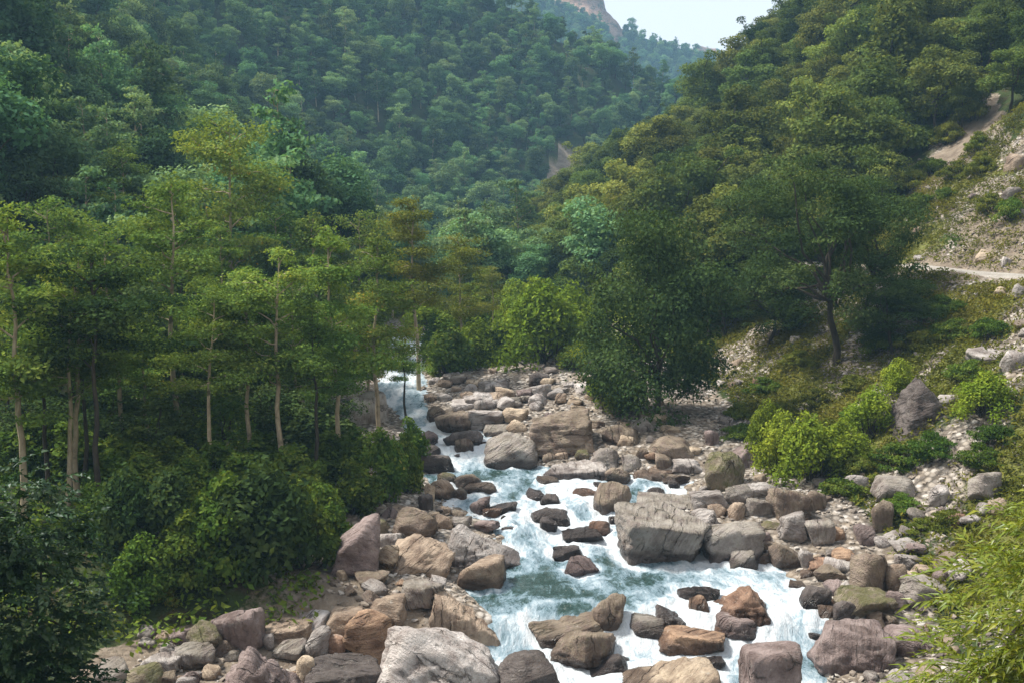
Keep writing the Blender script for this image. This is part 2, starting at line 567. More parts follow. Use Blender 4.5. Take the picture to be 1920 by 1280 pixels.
def right_profile(d, y, base):
    """height above the valley floor on the road side"""
    d = np.maximum(d, 0)
    h = 0.30 * np.minimum(d, 3) + 0.60 * np.clip(d - 3, 0, 12) + 0.68 * np.clip(d - 15, 0, 10) + 0.86 * np.clip(d - 25, 0, 300)
    z = base + h
    zr_ = road_z(y)
    # the road shelf: the slope is cut back to a level strip
    e = z - zr_
    shelf = np.where(e < 0, z, np.where(e < 2.2, zr_ + 0.02 * e, np.where(e < 10.0, zr_ + 0.044 + (e - 2.2) * (9.956 / 7.8), z)))
    w = sstep(20, 32, y) * (1 - sstep(78, 100, y))
    return z * (1 - w) + shelf * w

def terrain(x, y, detail=True):
    x, y = np.asarray(x, float), np.asarray(y, float)
    b = zr(y)
    xl, xr = XL(y), XR(y)
    dl, dr = xl - x, x - xr
    inside = np.minimum(-dl, -dr)
    fr = side_dist(x, y, FOOT_R)
    fl = -side_dist(x, y, FOOT_L)
    n1 = fbm(x / 9, y / 9, seed=3, oct=4)
    n2 = fbm(x / 1.6, y / 1.6, seed=5, oct=4)
    bank_l = 0.12 + 0.10 * np.clip(dl, 0, 4) + 1.5 * sstep(3.5, 13, dl)
    bank_r = 0.10 + 0.13 * np.clip(dr, 0, 8)
    bed = -0.75 * sstep(-0.2, 1.6, inside)
    z = b + np.where(inside > 0, bed, 0)
    z = np.where(dl > 0, b + bank_l * sstep(0, 1.2, dl), z)
    z = np.where(dr > 0, np.maximum(z, b + np.minimum(bank_r, 1.3) * sstep(0, 1.0, dr)), z)
    foot = b + np.clip(0.13 * np.maximum(dr, 0), 0, 0.9)
    zR = right_profile(fr + 0.9 * n1 * sstep(0, 6, fr), y, foot)
    z = np.where(fr > 0, np.maximum(z, zR), z)
    d = np.maximum(fl, 0)
    hl = 0.45 * np.minimum(d, 8) + 0.62 * np.clip(d - 8, 0, 22) + 1.0 * np.clip(d - 30, 0, 400)
    cap = 83.0 - np.where(x > 9.6, 0.80, 0.66) * (x - 9.6) - 0.55 * np.maximum(0, y - 268) + 6 * n1
    zl = b + 1.7 + hl
    zl = np.where(zl > cap, cap + (zl - cap) * 0.05, zl)
    z = np.where(fl > 0, np.maximum(z, zl), z)
    # gullies and swells on the mountains
    up = sstep(4, 40, np.maximum(fl, fr * 0.7))
    z = z + up * (7.0 * fbm(x / 38, y / 38, seed=11, oct=3) + 2.0 * n1)
    # embankment the viewer stands on
    em = 10.4 - 0.66 * np.maximum(0, y - 1.2) + 0.12 * x - 0.04 * np.maximum(0, -x - 3)
    em = np.where(y < 24, em, -50)
    z = np.maximum(z, em)
    if detail:
        out_ = 1 - sstep(-0.3, 0.4, inside)
        z = z + out_ * (0.28 * n1 * sstep(0, 4, np.maximum(dl, dr)) + 0.16 * n2)
    return z

def hit(u, v, water=True, y0=6.0, y1=420.0):
    d = ray(u, v)
    Y = y0 * (y1 / y0) ** np.linspace(0, 1, 2600)
    X = d[0] / d[1] * Y
    z = CAM[2] + d[2] / d[1] * Y
    T = terrain(X, Y, False)
    if water:
        ins = (X > XL(Y)) & (X < XR(Y))
        T = np.where(ins, np.maximum(T, zr(Y)), T)
    i = np.argmax(z < T)
    if not (z < T).any():
        i = len(Y) - 1
    return np.array([X[i], Y[i], T[i]])

def inpoly(u, v, poly):
    u, v = np.asarray(u), np.asarray(v)
    r = np.zeros(u.shape, bool)
    n = len(poly)
    for i in range(n):
        (x1, y1), (x2, y2) = poly[i], poly[(i + 1) % n]
        c = ((y1 > v) != (y2 > v)) & (u < (x2 - x1) * (v - y1) / (y2 - y1 + 1e-9) + x1)
        r ^= c
    return r

SCAR_POLY = [(1680, 520), (1690, 420), (1715, 320), (1770, 220), (1850, 120), (1990, 560), (1700, 560)]
SLIP_POLY = [(1020, 350), (1035, 285), (1065, 265), (1095, 295), (1122, 345)]

# ---- ground sheet: fine near the river, coarser up the mountains
def graded(lo, hi, a, b, fine, grow):
    c = list(np.arange(a, b, fine))
    s, x = fine, b
    while x < hi:
        c.append(x)
        s *= grow
        x += s
    c.append(hi)
    s, x = fine, a
    left = []
    while x > lo:
        s *= grow
        x -= s
        left.append(max(x, lo))
    return np.array(sorted(set(left + c)))

gx = graded(-260, 260, -16, 30, 0.30, 1.035)
gy = graded(-40, 440, 16, 66, 0.30, 1.03)
GX, GY = np.meshgrid(gx, gy)
GZ = terrain(GX, GY)
_fr = side_dist(GX, GY, FOOT_R)
_fl = -side_dist(GX, GY, FOOT_L)
_dl, _dr = XL(GY) - GX, GX - XR(GY)
_nz = fbm(GX / 5.5, GY / 5.5, seed=21, oct=4)
_nf = fbm(GX / 2.0, GY / 2.0, seed=23, oct=3)
pu, pv, pf = project(np.stack([GX.ravel(), GY.ravel(), GZ.ravel()], 1))
pu, pv = pu.reshape(GX.shape), pv.reshape(GX.shape)
scar = inpoly(pu, pv, SCAR_POLY) & (_fr > 8) & (GY < 110) & (GY > 38)
slip = inpoly(pu, pv, SLIP_POLY) & (_fl > 2) & (GY > 100)
open_r = sstep(0.5, 2.5, _fr) * (1 - sstep(66, 80, GY))
rub_slope = 0.34 + 1.5 * (fbm((GX + GY) / 7.0, (GY - GX) / 3.0, seed=29, oct=3))
grass_w = open_r * np.clip(0.75 - rub_slope * 0.8 + 0.7 * _nf, 0, 1)
rubble_w = np.maximum(open_r * np.clip(rub_slope, 0, 1), (1 - sstep(0.0, 1.5, _fr)) * sstep(-1, 0.3, np.maximum(_dr, 0) + 0) * (_dr > -0.5) * 1.0)
rubble_w = np.maximum(rubble_w, (1 - sstep(5.0, 8.0, _dl + 1.5 * _nf)) * (_dl > -3))
rubble_w = np.where((_dl < 0) & (_dr < 0), 1.0, rubble_w)
rubble_w = rubble_w * (1 - sstep(85, 100, GY))
grass_w = np.where((GY > 66) & (GY < 110) & (_fl < 2) & (_fr < 6), 0.75 + 0.5 * _nf, grass_w)
sand_w = np.where((_dl > 2.0) & (_dl < 7.5) & (GY < 44), 0.45 + 0.9 * _nz, 0.0)
scar_n = np.clip(0.82 + 1.2 * fbm((GX * 0.4 + GZ) / 3.0, GY / 4.0, seed=31, oct=3), 0, 1)
rubble_w = np.where(scar, scar_n, rubble_w)
grass_w = np.where(scar, np.clip(1.05 - scar_n, 0, 1), grass_w)
sand_w = np.where(scar, np.clip(scar_n - 0.25, 0, 0.9), sand_w)
sand_w = np.where(slip, 0.75 + 0.5 * _nf, sand_w)
grass_w = np.where(slip, 0.8, grass_w)
ny, nx = GX.shape
idx = np.arange(nx * ny).reshape(ny, nx)
quads = np.stack([idx[:-1, :-1], idx[:-1, 1:], idx[1:, 1:], idx[1:, :-1]], -1).reshape(-1, 4)
gme = mesh_np('ground', np.stack([GX, GY, GZ], -1).reshape(-1, 3), quads, [M['ground']], True,
              {'zone': np.stack([grass_w, rubble_w, sand_w], -1).reshape(-1, 3)})
ground = link('ground', gme)
ground['kind'] = 'structure'

# ------------------------------------------------------------------ boulders and stones
_ico = {}
def ico(level):
    if level not in _ico:
        bm = bmesh.new()
        bmesh.ops.create_icosphere(bm, subdivisions=level, radius=1.0)
        V = np.array([v.co[:] for v in bm.verts])
        bm.faces.ensure_lookup_table()
        Fc = np.array([[v.index for v in f.verts] for f in bm.faces])
        bm.free()
        _ico[level] = (V / np.linalg.norm(V, axis=1, keepdims=True), Fc)
    return _ico[level]

def rock_shape(seed, shape, dims, level, rough=1.0):
    r = np.random.default_rng(seed)
    D, Fc = ico(level)
    def rnd(n):
        q = r.normal(size=(n, 3))
        return q / np.linalg.norm(q, axis=1, keepdims=True)
    base = np.array([[1, 0, 0], [-1, 0, 0], [0, 1, 0], [0, -1, 0], [0, 0, 1], [0, 0, -1]], float)
    base = base + r.normal(size=(6, 3)) * 0.22
    if shape == 'r':
        n, h, p = np.vstack([base, rnd(12)]), np.concatenate([r.uniform(0.85, 1.05, 6), r.uniform(0.8, 1.05, 12)]), 30
    elif shape == 's':
        n = np.vstack([base, rnd(6)])
        n[4] = [r.normal() * 0.16, r.normal() * 0.16 - 0.05, 1]
        h, p = np.concatenate([r.uniform(0.85, 1.1, 4), [0.5, 0.8], r.uniform(0.85, 1.15, 6)]), 44
    elif shape == 'k':                                   # squared block
        base[:, :] = np.round(base) + r.normal(size=(6, 3)) * 0.17
        n, h, p = np.vstack([base, rnd(4)]), np.concatenate([r.uniform(0.8, 0.92, 6), r.uniform(0.98, 1.15, 4)]), 44
    elif shape == 'p':
        a = r.uniform(-0.35, 0.35)
        n = np.vstack([[0.9, -0.15, 0.55 + a], [-0.8, -0.1, 0.62 - a], [0.1, 0.9, 0.5], [0.05, -0.95, 0.25], [0, 0, -1], rnd(6)])
        h, p = np.concatenate([r.uniform(0.52, 0.64, 3), [0.62, 0.55], r.uniform(0.8, 1.1, 6)]), 44
    elif shape == 'w':                                   # wedge falling to the right
        n = np.vstack([[0.55, -0.05, 0.8], [-0.95, 0, 0.15], [0.1, 0.9, 0.3], [0.1, -0.95, 0.2], [0, 0, -1], rnd(6)])
        h, p = np.concatenate([[0.55, 0.8, 0.8, 0.7, 0.6], r.uniform(0.8, 1.1, 6)]), 40
    elif shape == 'v':                                   # wedge falling to the left
        n = np.vstack([[-0.55, -0.05, 0.8], [0.95, 0, 0.15], [0.1, 0.9, 0.3], [0.1, -0.95, 0.2], [0, 0, -1], rnd(6)])
        h, p = np.concatenate([[0.55, 0.8, 0.8, 0.7, 0.6], r.uniform(0.8, 1.1, 6)]), 40
    else:
        n, h, p = np.vstack([base, rnd(7)]), np.concatenate([r.uniform(0.74, 1.0, 6), r.uniform(0.74, 1.0, 7)]), 44
    n = n / np.linalg.norm(n, axis=1, keepdims=True)
    dots = np.clip(D @ n.T, 0, None) / h[None, :]
    rad = (np.sum(dots ** p, axis=1) + 1e-9) ** (-1.0 / p)
    V = D * rad[:, None]
    o = r.uniform(-50, 50, 3)
    V = V * (1 + rough * (0.10 * fbm(V[:, 0] * 1.5 + o[0], V[:, 1] * 1.2 + o[1], V[:, 2] * 1.2 + o[2], seed, 3)))[:, None]
    lo, hi = V.min(0), V.max(0)
    V = (V - (lo + hi) / 2) / (hi - lo) * np.array(dims)
    if level >= 3:
        q = V * (4.2 / max(0.4, np.mean(dims)) ** 0.6)
        k = fbm(q[:, 0] + o[1], q[:, 1] + o[2], q[:, 2] * 1.7 + o[0], seed + 5, 5)
        ridg = np.abs(vnoise(q[:, 0] * 0.8 + o[2], q[:, 1] * 0.8, q[:, 2] * 2.2 + o[1], seed + 9))
        V = V + D * (rough * np.mean(dims) * (0.06 * k - (0.018 if shape == 'r' else 0.04) * (1 - ridg) ** 8))[:, None]
    return V, Fc

PAL_GAIN = 0.95
PAL = {'grey': (0.27, 0.25, 0.235), 'tan': (0.33, 0.25, 0.175), 'brown': (0.19, 0.142, 0.105), 'orange': (0.32, 0.19, 0.10),
       'purple': (0.20, 0.15, 0.15), 'white': (0.46, 0.44, 0.43), 'dark': (0.085, 0.072, 0.07), 'olive': (0.20, 0.175, 0.105),
       'cream': (0.45, 0.36, 0.25), 'rust': (0.26, 0.135, 0.07), 'lgrey': (0.36, 0.345, 0.335)}

PAL = {k: tuple(PAL_GAIN * q for q in v) for k, v in PAL.items()}
# pixel box in the photograph, shape, colour, label (None: one of the look-alikes of its place)
B = [
 # foot of the picture, left bank
 (712,1150,950,1330,'r','white','largest pale mottled boulder with white and brown blotches beside the lower rapids'),
 (648,1143,738,1240,'r','orange','orange-brown upright boulder with dark crown next to the pale mottled boulder'),
 (800,1108,934,1212,'w','tan','tan wedge-shaped boulder sloping down to the smooth green chute'),
 (410,1143,496,1222,'b','purple','upright lavender-grey slab boulder standing among the bank stones'),
 (405,1208,582,1330,'p','purple','big dark purple-grey boulder with a pale crack across its peak'),
 (352,1166,418,1230,'r','olive','round mossy brown boulder leaning on the lavender-grey slab'),
 (495,1166,584,1204,'s','tan','flat tan slab resting between the lavender slab and white blocks'),
 (545,1150,615,1188,'b','white','white angular boulder behind the flat tan slab'),
 (572,1180,616,1232,'k','lgrey','white block standing beside the orange-brown upright boulder'),
 (612,1142,690,1188,'k','tan','pale-topped tan block behind the orange-brown upright boulder'),
 (612,1190,652,1226,'b','rust','reddish block tucked against the orange-brown upright boulder'),
 (685,1118,762,1178,'b','tan','tan boulder with brown base at the edge of the shallow gravel'),
 (582,1243,716,1320,'s','dark','dark wet slab washed by water below the orange-brown boulder'),
 (268,1226,336,1266,'b','lgrey','light grey flat-topped boulder near the dark leafy bush'),
 (330,1213,402,1258,'s','grey','grey slab with brown stain between light stones of the bank'),
 (316,1176,372,1212,'b','purple','purplish stone wedged beside the round mossy boulder'),
 (180,1245,238,1300,'r','grey','grey rounded boulder under the dark leafy bush'),
 (237,1255,298,1310,'r','olive','pale olive boulder beside the grey one under the dark bush'),
 (556,1228,594,1285,'b','cream','pale narrow stone against the big purple-grey peak'),
 (515,1200,572,1232,'b','grey','grey stone behind the big purple-grey peak'),
 (495,1190,515,1215,'b','lgrey',None), (300,1205,332,1228,'b','lgrey',None), (262,1175,296,1195,'b','lgrey',None),
 (262,1195,292,1212,'b','grey',None), (290,1185,320,1203,'b','tan',None), (338,1262,372,1290,'b','purple',None), (300,1262,335,1290,'s','brown',None),
 (330,1268,365,1295,'b','lgrey',None), (380,1250,412,1275,'b','cream',None), (420,1222,450,1240,'b','grey',None),
 # left bank cluster in the middle
 (622,968,712,1082,'b','purple','tall maroon-grey boulder at the edge of the bank shrubs'),
 (730,952,820,1014,'r','brown','dark brown rounded boulder behind the striped tan one'),
 (742,1002,854,1080,'b','tan','brown faceted boulder with slanting pale stripes on the left bank'),
 (835,986,988,1072,'w','lgrey','broad pale grey slab boulder with a dark wet foot in the river'),
 (858,1042,946,1102,'b','tan','tan block with dark seams in front of the broad pale slab'),
 (700,1020,748,1076,'b','cream','cream stones leaning on the striped tan boulder'),
 (712,996,760,1026,'b','lgrey','light grey stone between the maroon and dark brown boulders'),
 (662,1072,728,1102,'r','brown','low brown stone lying on the gravel bar'),
 (750,1090,832,1142,'s','grey','flat grey slab lying in the shallow water by the gravel bar'),
 (265,986,322,1048,'r','lgrey','pale mottled boulder half hidden among the bank shrubs'),
 (694,972,730,1004,'r','olive',None), (700,1068,726,1090,'b','tan',None), (632,1068,652,1088,'b','cream',None), (816,964,850,990,'b','tan',None), (846,966,884,990,'b','grey',None),
 (800,958,826,980,'b','cream',None), (826,948,846,964,'b','tan',None), (846,955,872,968,'b','brown',None),
 # mid river, left side
 (808,894,856,936,'r','tan','rounded tan boulder in the group under the leaning bank tree'),
 (850,884,902,912,'r','brown','brown round-topped boulder in the group under the leaning bank tree'),
 (868,905,930,922,'s','brown','low brown slab awash beside the rounded tan boulder'),
 (846,912,876,936,'b','brown',None), (796,905,816,938,'b','cream',None), (784,925,812,956,'b','dark',None), (820,884,858,905,'b','olive',None),
 (880,931,918,964,'r','purple','dark round stone with a low flat neighbour in the middle rapids'),
 (915,940,970,964,'s','dark',None), (900,948,945,968,'s','rust',None), (818,951,842,962,'s','dark',None), (890,976,936,998,'s','purple',None), (940,986,966,996,'s','dark',None),
 (768,846,854,882,'s','dark','dark layered wet slab at the foot of the bank shrubs'),
 (795,832,828,852,'b','dark',None), (776,830,800,845,'s','tan',None),
 (833,805,906,836,'r','dark','dark rounded boulder standing in the upper rapids'),
 (852,821,888,846,'r','brown','small brown boulder in front of the dark one in the upper rapids'),
 (783,806,822,834,'r','purple',None), (898,826,914,834,'s','dark',None), (848,850,862,856,'s','dark',None), (868,808,886,815,'s','dark',None), (905,803,922,810,'s','dark',None),
 # centre pair
 (985,760,1112,852,'b','brown','largest brown boulder of the upstream pair with mossy sides'),
 (908,808,1014,874,'r','grey','grey-brown boulder leaning in front of the largest upstream boulder'),
 (1060,818,1114,852,'v','tan','tan wedge of rock at the foot of the largest upstream boulder'),
 (1018,864,1134,898,'s','lgrey','long pale grey slab sloping into the calm upper water'),
 (1100,838,1158,882,'k','grey','grey blocky boulder beside the long pale slab'),
 (1078,842,1104,864,'b','olive',None), (1016,848,1046,866,'b','brown',None), (1040,846,1066,862,'b','tan',None),
 (1004,892,1048,908,'s','brown','low brown stone breaking the calm upper water'),
 (1132,874,1182,906,'r','brown','brown rounded stone at the water edge past the long pale slab'),
 (1112,904,1182,960,'r','brown','brown rounded boulder standing alone in the river above the big block'),
 (985,916,1028,938,'b','dark',None), (1012,926,1050,950,'b','dark',None), (1070,913,1120,926,'s','rust',None), (1110,902,1128,914,'b','dark',None),
 (995,954,1072,980,'s','dark','long dark slab with water sliding over it in the middle rapids'),
 (1012,968,1044,990,'b','dark',None), (1100,973,1144,996,'b','rust',None), (1055,990,1130,1010,'s','dark',None), (1140,968,1162,978,'s','dark',None),
 (1033,1019,1092,1044,'b','dark',None), (1057,1046,1120,1072,'r','purple',None), (938,966,956,976,'s','dark',None),
 # big block and its neighbours
 (1160,948,1322,1058,'k','grey','huge grey-brown block with a flat pale top standing in the river'),
 (1190,928,1330,962,'s','grey','broad pale slab of rock lying behind the huge river block'),
 (1300,955,1352,1002,'b','lgrey','light grey stone between the huge block and the split grey boulder'),
 (1310,974,1424,1054,'k','grey','split grey boulder with a pale top and an undercut yellowish foot'),
 (1368,1030,1424,1066,'b','grey',None), (1443,1014,1500,1066,'r','brown','round dark brown stone at the pool edge below the grey boulders'),
 (1440,912,1512,978,'k','brown','dark brown cube-like boulder below the bright green shrub'),
 (1320,850,1396,922,'r','olive','round olive-brown boulder with yellow lichen beside the upper rubble'),
 (1345,824,1422,884,'v','purple','smooth purple-grey sloping boulder behind the round olive-brown one'),
 (1394,934,1448,972,'s','grey','grey boulder with curved stripes next to the dark brown cube'),
 (1294,918,1362,960,'s','lgrey','pale flat slab at the edge of the rapids behind the huge block'),
 (1360,905,1412,948,'b','grey','mottled grey stone below the round olive-brown boulder'),
 (1400,905,1446,938,'b','lgrey','smooth light grey stone beside the dark brown cube'),
 (1364,942,1402,980,'b','tan','light tan stone standing behind the split grey boulder'),
 (1325,942,1362,976,'b','tan',None), (1426,976,1466,996,'b','olive',None),
 (1460,962,1515,1020,'b','lgrey','pale grey boulder with brown bands in the rubble below the dark cube'),
 (1508,974,1562,1022,'b','grey','grey blocky boulder beside the bright orange stone'),
 (1550,990,1584,1014,'b','orange','bright yellow-orange stone in the rubble'),
 (1600,984,1642,1024,'b','purple','purplish pale-topped stone halfway up the rubble'),
 (1508,920,1548,958,'r','brown','brown stone tucked under the bright green shrub'),
 (1495,1030,1522,1066,'b','lgrey',None), (1420,1036,1446,1056,'s','tan',None), (1422,1016,1456,1034,'s','brown',None), (1406,1028,1424,1044,'b','brown',None), (1418,996,1448,1018,'b','purple',None),
 (1496,1066,1532,1082,'s','tan',None), (1512,1050,1582,1070,'s','rust',None), (1530,1062,1580,1092,'b','brown',None), (1478,1086,1512,1100,'r','brown',None),
 (1510,1040,1540,1056,'b','cream',None), (1560,1030,1600,1062,'b','orange',None), (1590,1036,1606,1056,'b','orange',None),
 (1593,1034,1660,1114,'r','brown','tall egg-shaped brown boulder standing in the rubble'),
 (1580,1110,1668,1168,'k','olive','olive-tan block with a flat pale top below the egg-shaped boulder'),
 (1563,1128,1602,1176,'b','dark','dark purple wet block beside the small side fall'),
 (1522,1170,1662,1264,'r','purple','large smooth purple-brown boulder below the small side fall'),
 (1660,1058,1702,1112,'b','tan','tan upright stone with a white edge beside the egg-shaped boulder'),
 (1690,1072,1718,1102,'b','cream','cream stone with a bright white corner in the rubble'),
 (1690,1086,1772,1138,'s','grey','grey layered slab like stacked slates under the lance-leaved bush'),
 (1680,1040,1725,1070,'s','lgrey',None), (1545,1088,1582,1118,'b','purple',None), (1500,1098,1550,1142,'b','dark','dark wet boulder at the lip of the small side fall'),
 (1576,1092,1596,1120,'b','lgrey',None), (1545,1118,1572,1136,'b','orange',None), (1535,1136,1570,1155,'r','tan',None), (1660,1112,1695,1148,'b','purple',None),
 (1628,1150,1660,1178,'b','tan',None), (1655,1152,1688,1180,'b','brown',None), (1750,1035,1796,1070,'b','brown',None), (1750,1068,1785,1092,'b','purple',None),
 (1672,1012,1720,1034,'s','lgrey',None), (1640,1006,1668,1026,'b','lgrey',None), (1700,1022,1740,1040,'s','purple',None), (1712,1060,1744,1084,'b','tan',None),
 # lower pool and rapids
 (1330,1096,1455,1170,'p','rust','peaked orange-brown boulder at the brink of the lower rapids'),
 (1272,1102,1348,1120,'s','dark','low dark stone just breaking the pool surface'),
 (1292,1119,1328,1144,'r','orange','small yellow-orange stone in the pool beside the peaked boulder'),
 (1222,1138,1304,1172,'w','dark','dark tilted slab at the pool lip'),
 (992,1146,1150,1210,'s','brown','long dark reddish slab lying across the chute like a log'),
 (1110,1121,1172,1188,'r','brown','rounded brown boulder capping the end of the long dark slab'),
 (1032,1174,1154,1254,'b','brown','brown blocky boulder below the long dark slab in the white water'),
 (1090,1220,1198,1262,'p','dark','dark wet boulder streaked by spray below the brown blocky one'),
 (1232,1171,1362,1224,'s','orange','flat orange-brown boulder in the middle of the lower rapids'),
 (1345,1152,1414,1198,'b','purple','dark speckled boulder splashed by water under the peaked one'),
 (1180,1155,1242,1190,'r','grey','grey stone covered by a thin sheet of water'),
 (1303,1230,1358,1248,'s','dark',None), (1516,1183,1548,1196,'s','dark',None),
 (1150,1240,1352,1330,'v','cream','smooth cream slab of rock at the foot of the lower rapids'),
 (1392,1216,1500,1330,'k','purple','squarish purple-brown boulder with a white scuff in the lower rapids'),
 (934,1228,1054,1320,'r','dark','dark boulder netted with white spray beside the mottled boulder'),
 (1660,1180,1740,1235,'r','purple','purple-brown stone half covered by the lance-leaved bush'),
 # upstream bar
 (815,768,900,808,'r','brown','brown-grey rounded boulder at the head of the upper rapids'),
 (880,766,952,804,'s','lgrey','light grey smooth boulder on the upstream bar'),
 (905,794,958,816,'s','grey','flat grey-brown stone at the water edge of the upstream bar'),
 (950,786,990,810,'r','cream','pale rounded stone beside the largest upstream boulder'),
 (942,762,992,790,'b','cream','cream angular boulder behind the pale rounded stone'),
 (990,736,1028,758,'b','white','white block on the back of the upstream bar'),
 (845,748,890,770,'s','white',None), (886,748,930,768,'s','lgrey',None), (800,760,836,790,'r','brown',None),
 (655,734,728,796,'s','white','big white boulder seen between the bank trees upstream'),
 (928,710,956,732,'b','lgrey',None), (862,732,900,752,'b','tan',None), (1040,736,1062,756,'b','tan',None), (1064,740,1094,762,'b','cream',None),
 (968,728,1000,746,'r','purple',None), (820,735,850,752,'b','lgrey',None), (1074,660,1104,684,'b','lgrey',None), (992,696,1034,724,'r','dark','dark rock in the grassy bank above the upstream bar'),
 # rubble between the pair and the dark trees
 (1125,795,1198,838,'r','brown','dark brown rounded boulder in the rubble under the dark tree'),
 (1184,782,1232,814,'b','lgrey','light grey stone in the rubble under the dark tree'),
 (1206,814,1302,864,'r','brown','mossy dark brown boulder in the rubble by the river bend'),
 (1155,812,1190,838,'b','cream',None), (1190,838,1216,862,'b','brown',None), (1165,850,1200,882,'b','grey',None), (1228,850,1260,882,'b','brown',None),
 (1258,858,1322,886,'b','lgrey','pale grey stone in the rubble beside the round olive-brown boulder'),
 (1216,868,1276,896,'s','tan',None), (1240,884,1296,906,'s','brown',None), (1186,880,1226,898,'s','tan',None), (1320,804,1352,838,'b','purple',None),
 (1280,838,1318,858,'b','cream',None), (1110,786,1134,806,'b','brown',None), (1210,776,1250,800,'b','cream',None), (1238,796,1276,814,'b','cream',None), (1252,900,1276,915,'b','dark',None), (1210,912,1248,928,'b','dark',None),
 # slope
 (1662,710,1804,806,'p','dark','dark pointed schist boulder on the grassy slope'),
 (1814,884,1872,934,'b','grey','grey angular block on the scree under the pointed schist boulder'),
 (1585,888,1628,918,'b','lgrey','grey stone with a bright face among the low shrubs of the slope'),
 (1636,892,1712,938,'r','grey','grey-brown boulder sunk in low shrubs on the slope'),
 (1630,940,1672,996,'b','brown','brown upright rock leaning in the rubble below low shrubs'),
 (1818,654,1890,686,'s','lgrey','long grey slab in the scree below the road'),
 (1742,912,1778,944,'b','white',None), (1770,960,1806,986,'b','rust',None), (1800,966,1838,984,'s','lgrey',None), (1856,936,1890,962,'b','tan',None), (1700,950,1736,972,'b','grey',None),
 (1880,660,1920,700,'b','lgrey',None), (1765,740,1800,760,'b','lgrey',None),
 (1828,470,1862,492,'r','cream','rounded cream boulder at the inner edge of the road'),
 (1878,484,1898,500,'r','white','small white stone at the inner edge of the road'),
 (1706,428,1726,448,'b','cream','cream stone on the slope where the road meets the trees'),
 (1880,355,1912,380,'b','grey','grey block stuck in the bare scar above the road'),
 (1888,292,1920,322,'b','tan','tan block high in the bare scar above the road'),
 (1372,672,1400,690,'b','tan',None), (1482,630,1510,645,'b','white',None), (1560,560,1590,575,'b','lgrey',None), (1680,600,1720,626,'b','lgrey',None), (1900,535,1920,560,'b','lgrey',None), (1862,540,1884,558,'b','cream',None),
]

CN = {'grey': 'grey', 'tan': 'tan', 'brown': 'brown', 'orange': 'orange-brown', 'purple': 'purplish', 'white': 'whitish', 'dark': 'dark', 'olive': 'olive', 'cream': 'cream', 'rust': 'rust-brown', 'lgrey': 'light grey'}
_q = random.Random(31)
for _k in range(34):                                     # pale boulders packed over the upstream bar
    _u, _v = _q.uniform(800, 1125), _q.uniform(712, 772)
    _w = _q.uniform(18, 46) * (0.75 if _v < 735 else 1.0)
    B.append((_u, _v - _w * _q.uniform(0.45, 0.65), _u + _w, _v, _q.choice('bbsrk'), _q.choice(['white', 'lgrey', 'cream', 'lgrey', 'tan', 'grey']), None))

def label_for(P, inwater, cn):
    x, y = P[0], P[1]
    cn = CN[cn]
    if inwater:
        return 'small wet ' + cn + ' stone breaking the white water of the rapids', 'small stones awash in the rapids'
    if x < (XL(y) + XR(y)) / 2:
        return 'loose ' + cn + ' stone on the gravel bank below the tall thin trees', 'stones on the gravel bank below the trees'
    if y > 60:
        return 'loose ' + cn + ' stone on the boulder bar upstream of the rapids', 'stones on the upstream bar'
    return 'loose ' + cn + ' stone in the rubble between the river and the grassy slope', 'stones in the rubble below the grassy slope'

wet_list = []           # x, y, half width, half depth of stones in the water
rock_spots = []         # every placed boulder, for keeping small stones out
VAR = random.Random(5)
for i, (l, t, r, b, shp, colr, lab) in enumerate(B):
    uc = (l + r) / 2
    P = hit(uc, min(b, 1279) if b <= 1280 else b)
    dist = np.linalg.norm(P - CAM)
    W = (r - l) / F * dist
    hm = (b - t) / F * dist
    phi = math.atan2(CAM[2] - P[2], P[1])
    dp = {'s': 0.75, 'p': 0.8}.get(shp, 0.85) * W
    dp = min(dp, 0.8 * hm / max(0.12, math.sin(phi)))
    hv = max(0.28 * hm, (hm - 0.62 * dp * math.sin(phi)) / math.cos(phi))
    inw = (P[0] > XL(P[1]) - 0.3) and (P[0] < XR(P[1]) + 0.3)
    ctr = np.array([P[0] * (1 + 0.42 * dp / P[1]), P[1] + 0.42 * dp, 0])
    g0 = min(float(terrain(ctr[0], ctr[1], False)), P[2] + 0.5) if not inw else P[2] - 0.25
    top = P[2] + hv
    H = max(hv * 1.3, top - min(g0, P[2]) + 0.15 * hv)
    px = r - l
    lev = 5 if px > 115 else (4 if px > 44 else 3)
    V, Fc = rock_shape(100 + i, shp, (W * 1.03, dp * 1.1, H), lev)
    me = mesh_np('boulder', V, Fc, [M['rock']], True)
    big = px > 44
    o = link('boulder' if big else 'stone', me, None, (ctr[0], ctr[1], top - H / 2), (0, 0, VAR.uniform(-0.12, 0.12)))
    mx = 0.08 if colr == 'dark' else 0.3
    c = ((1 - mx) * np.array(PAL[colr]) + mx * np.array([0.30, 0.255, 0.23])) * VAR.uniform(0.9, 1.15)
    o.color = (*c.tolist(), 1)
    o['waterline'] = float(P[2]) if inw else -100.0
    o['moss'] = 0.8 if colr == 'olive' else (0.25 if colr in ('brown', 'grey') else 0.05)
    if lab:
        tag(o, lab, 'boulder' if big else 'stone')
    else:
        la, gr = label_for(P, inw, colr)
        tag(o, la, 'stone', gr)
    if inw:
        wet_list.append((ctr[0], ctr[1], W / 2, dp / 2, hv))
    rock_spots.append((ctr[0], ctr[1], 0.5 * max(W, dp)))
RS = np.array(rock_spots)

